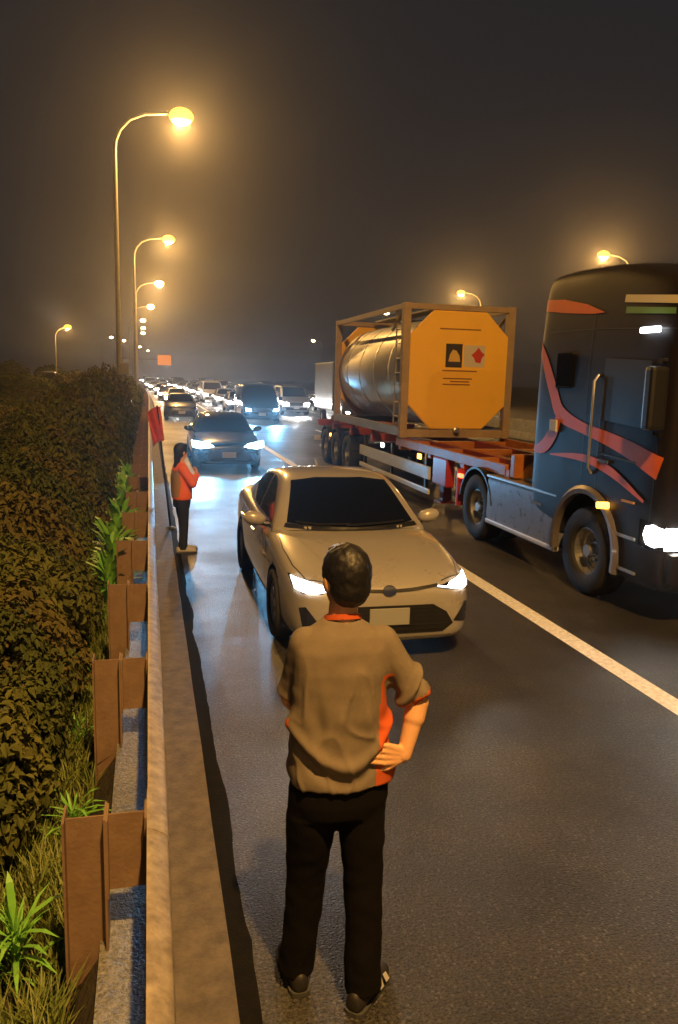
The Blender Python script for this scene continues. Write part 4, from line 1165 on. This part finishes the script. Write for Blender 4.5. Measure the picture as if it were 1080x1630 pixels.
for k in range(3):
    me = shrub_mesh(150, 95, 1.0, 1.0, (.085, .07, .10)[k]); me.materials.append(LEAF[k])
    bm = BM(); stems(bm, 1, 1, 7); st = bpy.data.meshes.new('stem'); bm.to_mesh(st); bm.free(); st.materials.append(WOOD)
    SHR.append((me, st))
def shrub(X, Y, r, h, k, label, group, name='roadside_shrub', z=-.34):
    root = tag(empty(name, (X, Y, z), random.uniform(0, 6.28)), label, 'shrub', group)
    for nm, me in (('crown', SHR[k][0]), ('stem', SHR[k][1])):
        o = bpy.data.objects.new(nm, me); COL.objects.link(o); o.parent = root; o.scale = (r, r, h)
    return root
SG = 'shrubs planted along the guardrail'
SL = ('olive leafy shrub in the hedge behind the guardrail', 'dark green leafy shrub in the hedge behind the guardrail', 'brownish broad-leaved shrub in the hedge behind the guardrail')
def hh(Y): return 1.1 if Y < 6 else min(2.45, 1.1+(Y-6)*.085)
Y = 4.6; i = 0
while Y < 46:
    r = .62+min(.5, Y*.02)
    X = -.62-r*.93-(.2 if 8 < Y < 19 else 0)
    k = i % 3
    shrub(X+random.uniform(-.06, .03), Y, r, hh(Y)*random.uniform(.82, 1.08), k, SL[k], SG)
    Y += r*1.15; i += 1
Y = 8
while Y < 50:
    r = .9+min(.7, Y*.02)
    k = (i+1) % 3
    shrub(-2.6-r*.5+random.uniform(-.3, .3)-max(0, Y-20)*.02, Y, r, random.uniform(1.15, 1.4), k, SL[k], SG); i += 1
    Y += r*1.3
Y = 14
while Y < 60:
    r = 1.4; k = i % 3
    shrub(-5.4-(Y-14)*.06+random.uniform(-.4, .4), Y, r, random.uniform(1.1, 1.4), k, SL[k], SG); i += 1
    Y += 2.2
for Y in range(48, 130, 5):
    k = i % 3; i += 1
    shrub(-2.2+xoff(Y)+random.uniform(-.2, .2), Y, 1.5, random.uniform(1.7, 2.1), k, SL[k], SG)
for Y, X in ((62, -9), (70, -13), (66, -5.5), (80, -7), (84, -15), (92, -19), (78, -20)):
    k = i % 3; i += 1
    shrub(X, Y, 2.4, random.uniform(1.9, 2.3), k, 'wide dark shrub standing in the field beyond the hedge', 'field shrubs beyond the hedge', 'field_shrub', 0)

# trees on the skyline beyond the field
tm = []
for k in range(2):
    me = shrub_mesh(130, 60, 1.0, 1.0, .17); me.materials.append(LEAF[1]); tm.append(me)
for j, (X, Y, r, h) in enumerate(((-34, 118, 3.2, 4.6), (-27, 132, 2.8, 4.0), (-22, 140, 2.6, 3.6), (-41, 125, 3.4, 5.2), (-17, 150, 2.6, 3.2), (-30, 150, 3.4, 4.4), (42, 95, 3, 5), (46, 120, 3, 5))):
    root = tag(empty('field_tree', (X, Y, -.1)), 'dark rounded tree on the skyline far beyond the field' if X < 0 else 'dark rounded tree standing across the far carriageway', 'tree', 'trees on the skyline' if X < 0 else 'trees across the road')
    bm = BM(); tube(bm, [(0, 0, 0), (.05, 0, h*.35), (.1, .05, h*.7)], [.16, .12, .05], 8)
    for q in range(5):
        a = q*1.26; tube(bm, [(.05, 0, h*.35), (r*.45*math.cos(a), r*.45*math.sin(a), h*.65)], [.07, .02], 6)
    link('trunk', bm, WOOD, root)
    o = bpy.data.objects.new('crown', tm[j % 2]); COL.objects.link(o); o.parent = root; o.location = (0, 0, h*.22); o.scale = (r, r, h*.8)

# grass on the bank
def grass_mesh(P, H, Wd):
    n = len(P); a = rng.uniform(0, 2*np.pi, n); lean = rng.uniform(.15, .7, n)*H
    d = np.stack([np.cos(a), np.sin(a), np.zeros(n)], 1); s = np.stack([-np.sin(a), np.cos(a), np.zeros(n)], 1)
    up = np.array([0, 0, 1.])
    V = np.empty((n, 5, 3))
    V[:, 0] = P-s*Wd[:, None]; V[:, 1] = P+s*Wd[:, None]
    m = P+up*(H*.6)[:, None]+d*(lean*.35)[:, None]
    V[:, 2] = m+s*Wd[:, None]*.8; V[:, 3] = m-s*Wd[:, None]*.8
    V[:, 4] = P+up*(H*.95)[:, None]+d*lean[:, None]
    i0 = np.arange(n)*5
    F = [f for i in i0.tolist() for f in ((i, i+1, i+2, i+3), (i+3, i+2, i+4))]
    me = bpy.data.meshes.new('grass'); me.from_pydata(V.reshape(-1, 3).tolist(), [], F); return me
n = 17000
gx = -.38-np.abs(rng.normal(0, .42, n)); gy = rng.uniform(1.6, 9, n)
clump = np.array([noise.noise(Vector((x*2.2, y*2.2, 0))) for x, y in zip(gx, gy)])
keep = clump+rng.uniform(-.4, .4, n) > -.1
P = np.stack([gx, gy, np.full(n, -.32)], 1)[keep]; Hh_ = rng.uniform(.12, .42, len(P))*(.7+.6*np.clip(clump[keep], 0, 1))
n2 = 5000
P2 = np.stack([rng.uniform(-.95, -.36, n2), 9+rng.exponential(12, n2), np.full(n2, -.32)], 1); H2 = rng.uniform(.25, .85, n2)*np.where(P2[:, 1] < 19, 1, .6)
P = np.concatenate([P, P2]); Hh_ = np.concatenate([Hh_, H2])
me = grass_mesh(P, Hh_, rng.uniform(.003, .007, len(P)))
go = link('grass', me, mat('grass_blade', (.09, .15, .025), .6, col2=(.21, .23, .06), vscale=5))
tag(go, 'rough green grass on the bank behind the guardrail posts', 'grass', kind='stuff')

# broad-leaved weeds and bright tufts against the posts
WEED = mat('weed_leaf', (.14, .40, .05), .5, col2=(.22, .48, .08), vscale=6)
for X, Y, r, lab in ((-.47, 4.45, .24, 'bright spiky green tuft beside a guardrail post'), (-.14, 2.78, .07, 'small bright leaf sprig growing under the guardrail'), (-.55, 5.6, .22, 'low leafy weed at the foot of the second post'), (-.5, 6.7, .2, 'low leafy weed between two guardrail posts'), (-.5, 8.2, .25, 'spreading green weed against the shrubs'),
                     *((-.47+.03*math.sin(q*2.1), 9.0+q*.8, .52, 'bright green weed clump lit by headlights behind the rail posts') for q in range(12)), (-.62, 3.4, .28, 'tall pale weed at the edge of the grass')):
    root = tag(empty('weed_plant', (X, Y, -.31)), lab, 'weed', 'weeds lit by headlights' if 'headlights' in lab else None)
    bm = BM(); nl = 90 if r > .4 else 60 if r > .1 else 9
    for q in range(nl):
        a = random.uniform(0, 6.28); el_ = random.uniform(.6, 1.5); L_ = r*random.uniform(.7, 1.7); wdt = L_*(random.uniform(.035, .07) if r > .4 else random.uniform(.018, .045))
        d = Vector((math.cos(a), math.sin(a), 0)); s = Vector((-math.sin(a), math.cos(a), 0)); z = random.uniform(0, r*1.0)
        pts = [(d*L_*t*math.cos(el_)+Vector((0, 0, z+L_*t*math.sin(el_)-.45*L_*t*t)), wdt*f_) for t, f_ in ((0, .2), (.3, .9), (.65, .8), (1, .02))]
        pv_ = None
        for p_, w_ in pts:
            c_v = (bm.verts.new(p_-s*w_), bm.verts.new(p_+s*w_))
            if pv_: bm.faces.new((pv_[0], pv_[1], c_v[1], c_v[0]))
            pv_ = c_v
    link('foliage', bm, WEED, root)
    bm = BM(); tube(bm, [(0, 0, -.05), (.01, .01, r*.9)], [.008, .004], 5); link('stem', bm, WEED, root)

# ---------------------------------------------------------------- hazy night air
bm = BM(); box(bm, (0, 270, 7.0), (660, 700, 17.0))
hz = link('haze', bm)
hm = bpy.data.materials.new('haze_air'); hm.use_nodes = True
n = hm.node_tree.nodes; n.remove(n['Principled BSDF'])
pv2 = n.new('ShaderNodeVolumePrincipled')
pv2.inputs['Color'].default_value = (.88, .88, .92, 1)
pv2.inputs['Density'].default_value = .00115
pv2.inputs['Anisotropy'].default_value = .89
for k in ('Density Attribute', 'Color Attribute', 'Temperature Attribute'):
    if k in pv2.inputs: pv2.inputs[k].default_value = ''
hm.node_tree.links.new(pv2.outputs[0], n['Material Output'].inputs['Volume'])
try: hm.cycles.homogeneous_volume = True
except Exception: pass
hz.data.materials.append(hm)
tag(hz, kind='stuff'); hz['label'] = 'thin hazy night air glowing round the street lamps'; hz['category'] = 'haze'
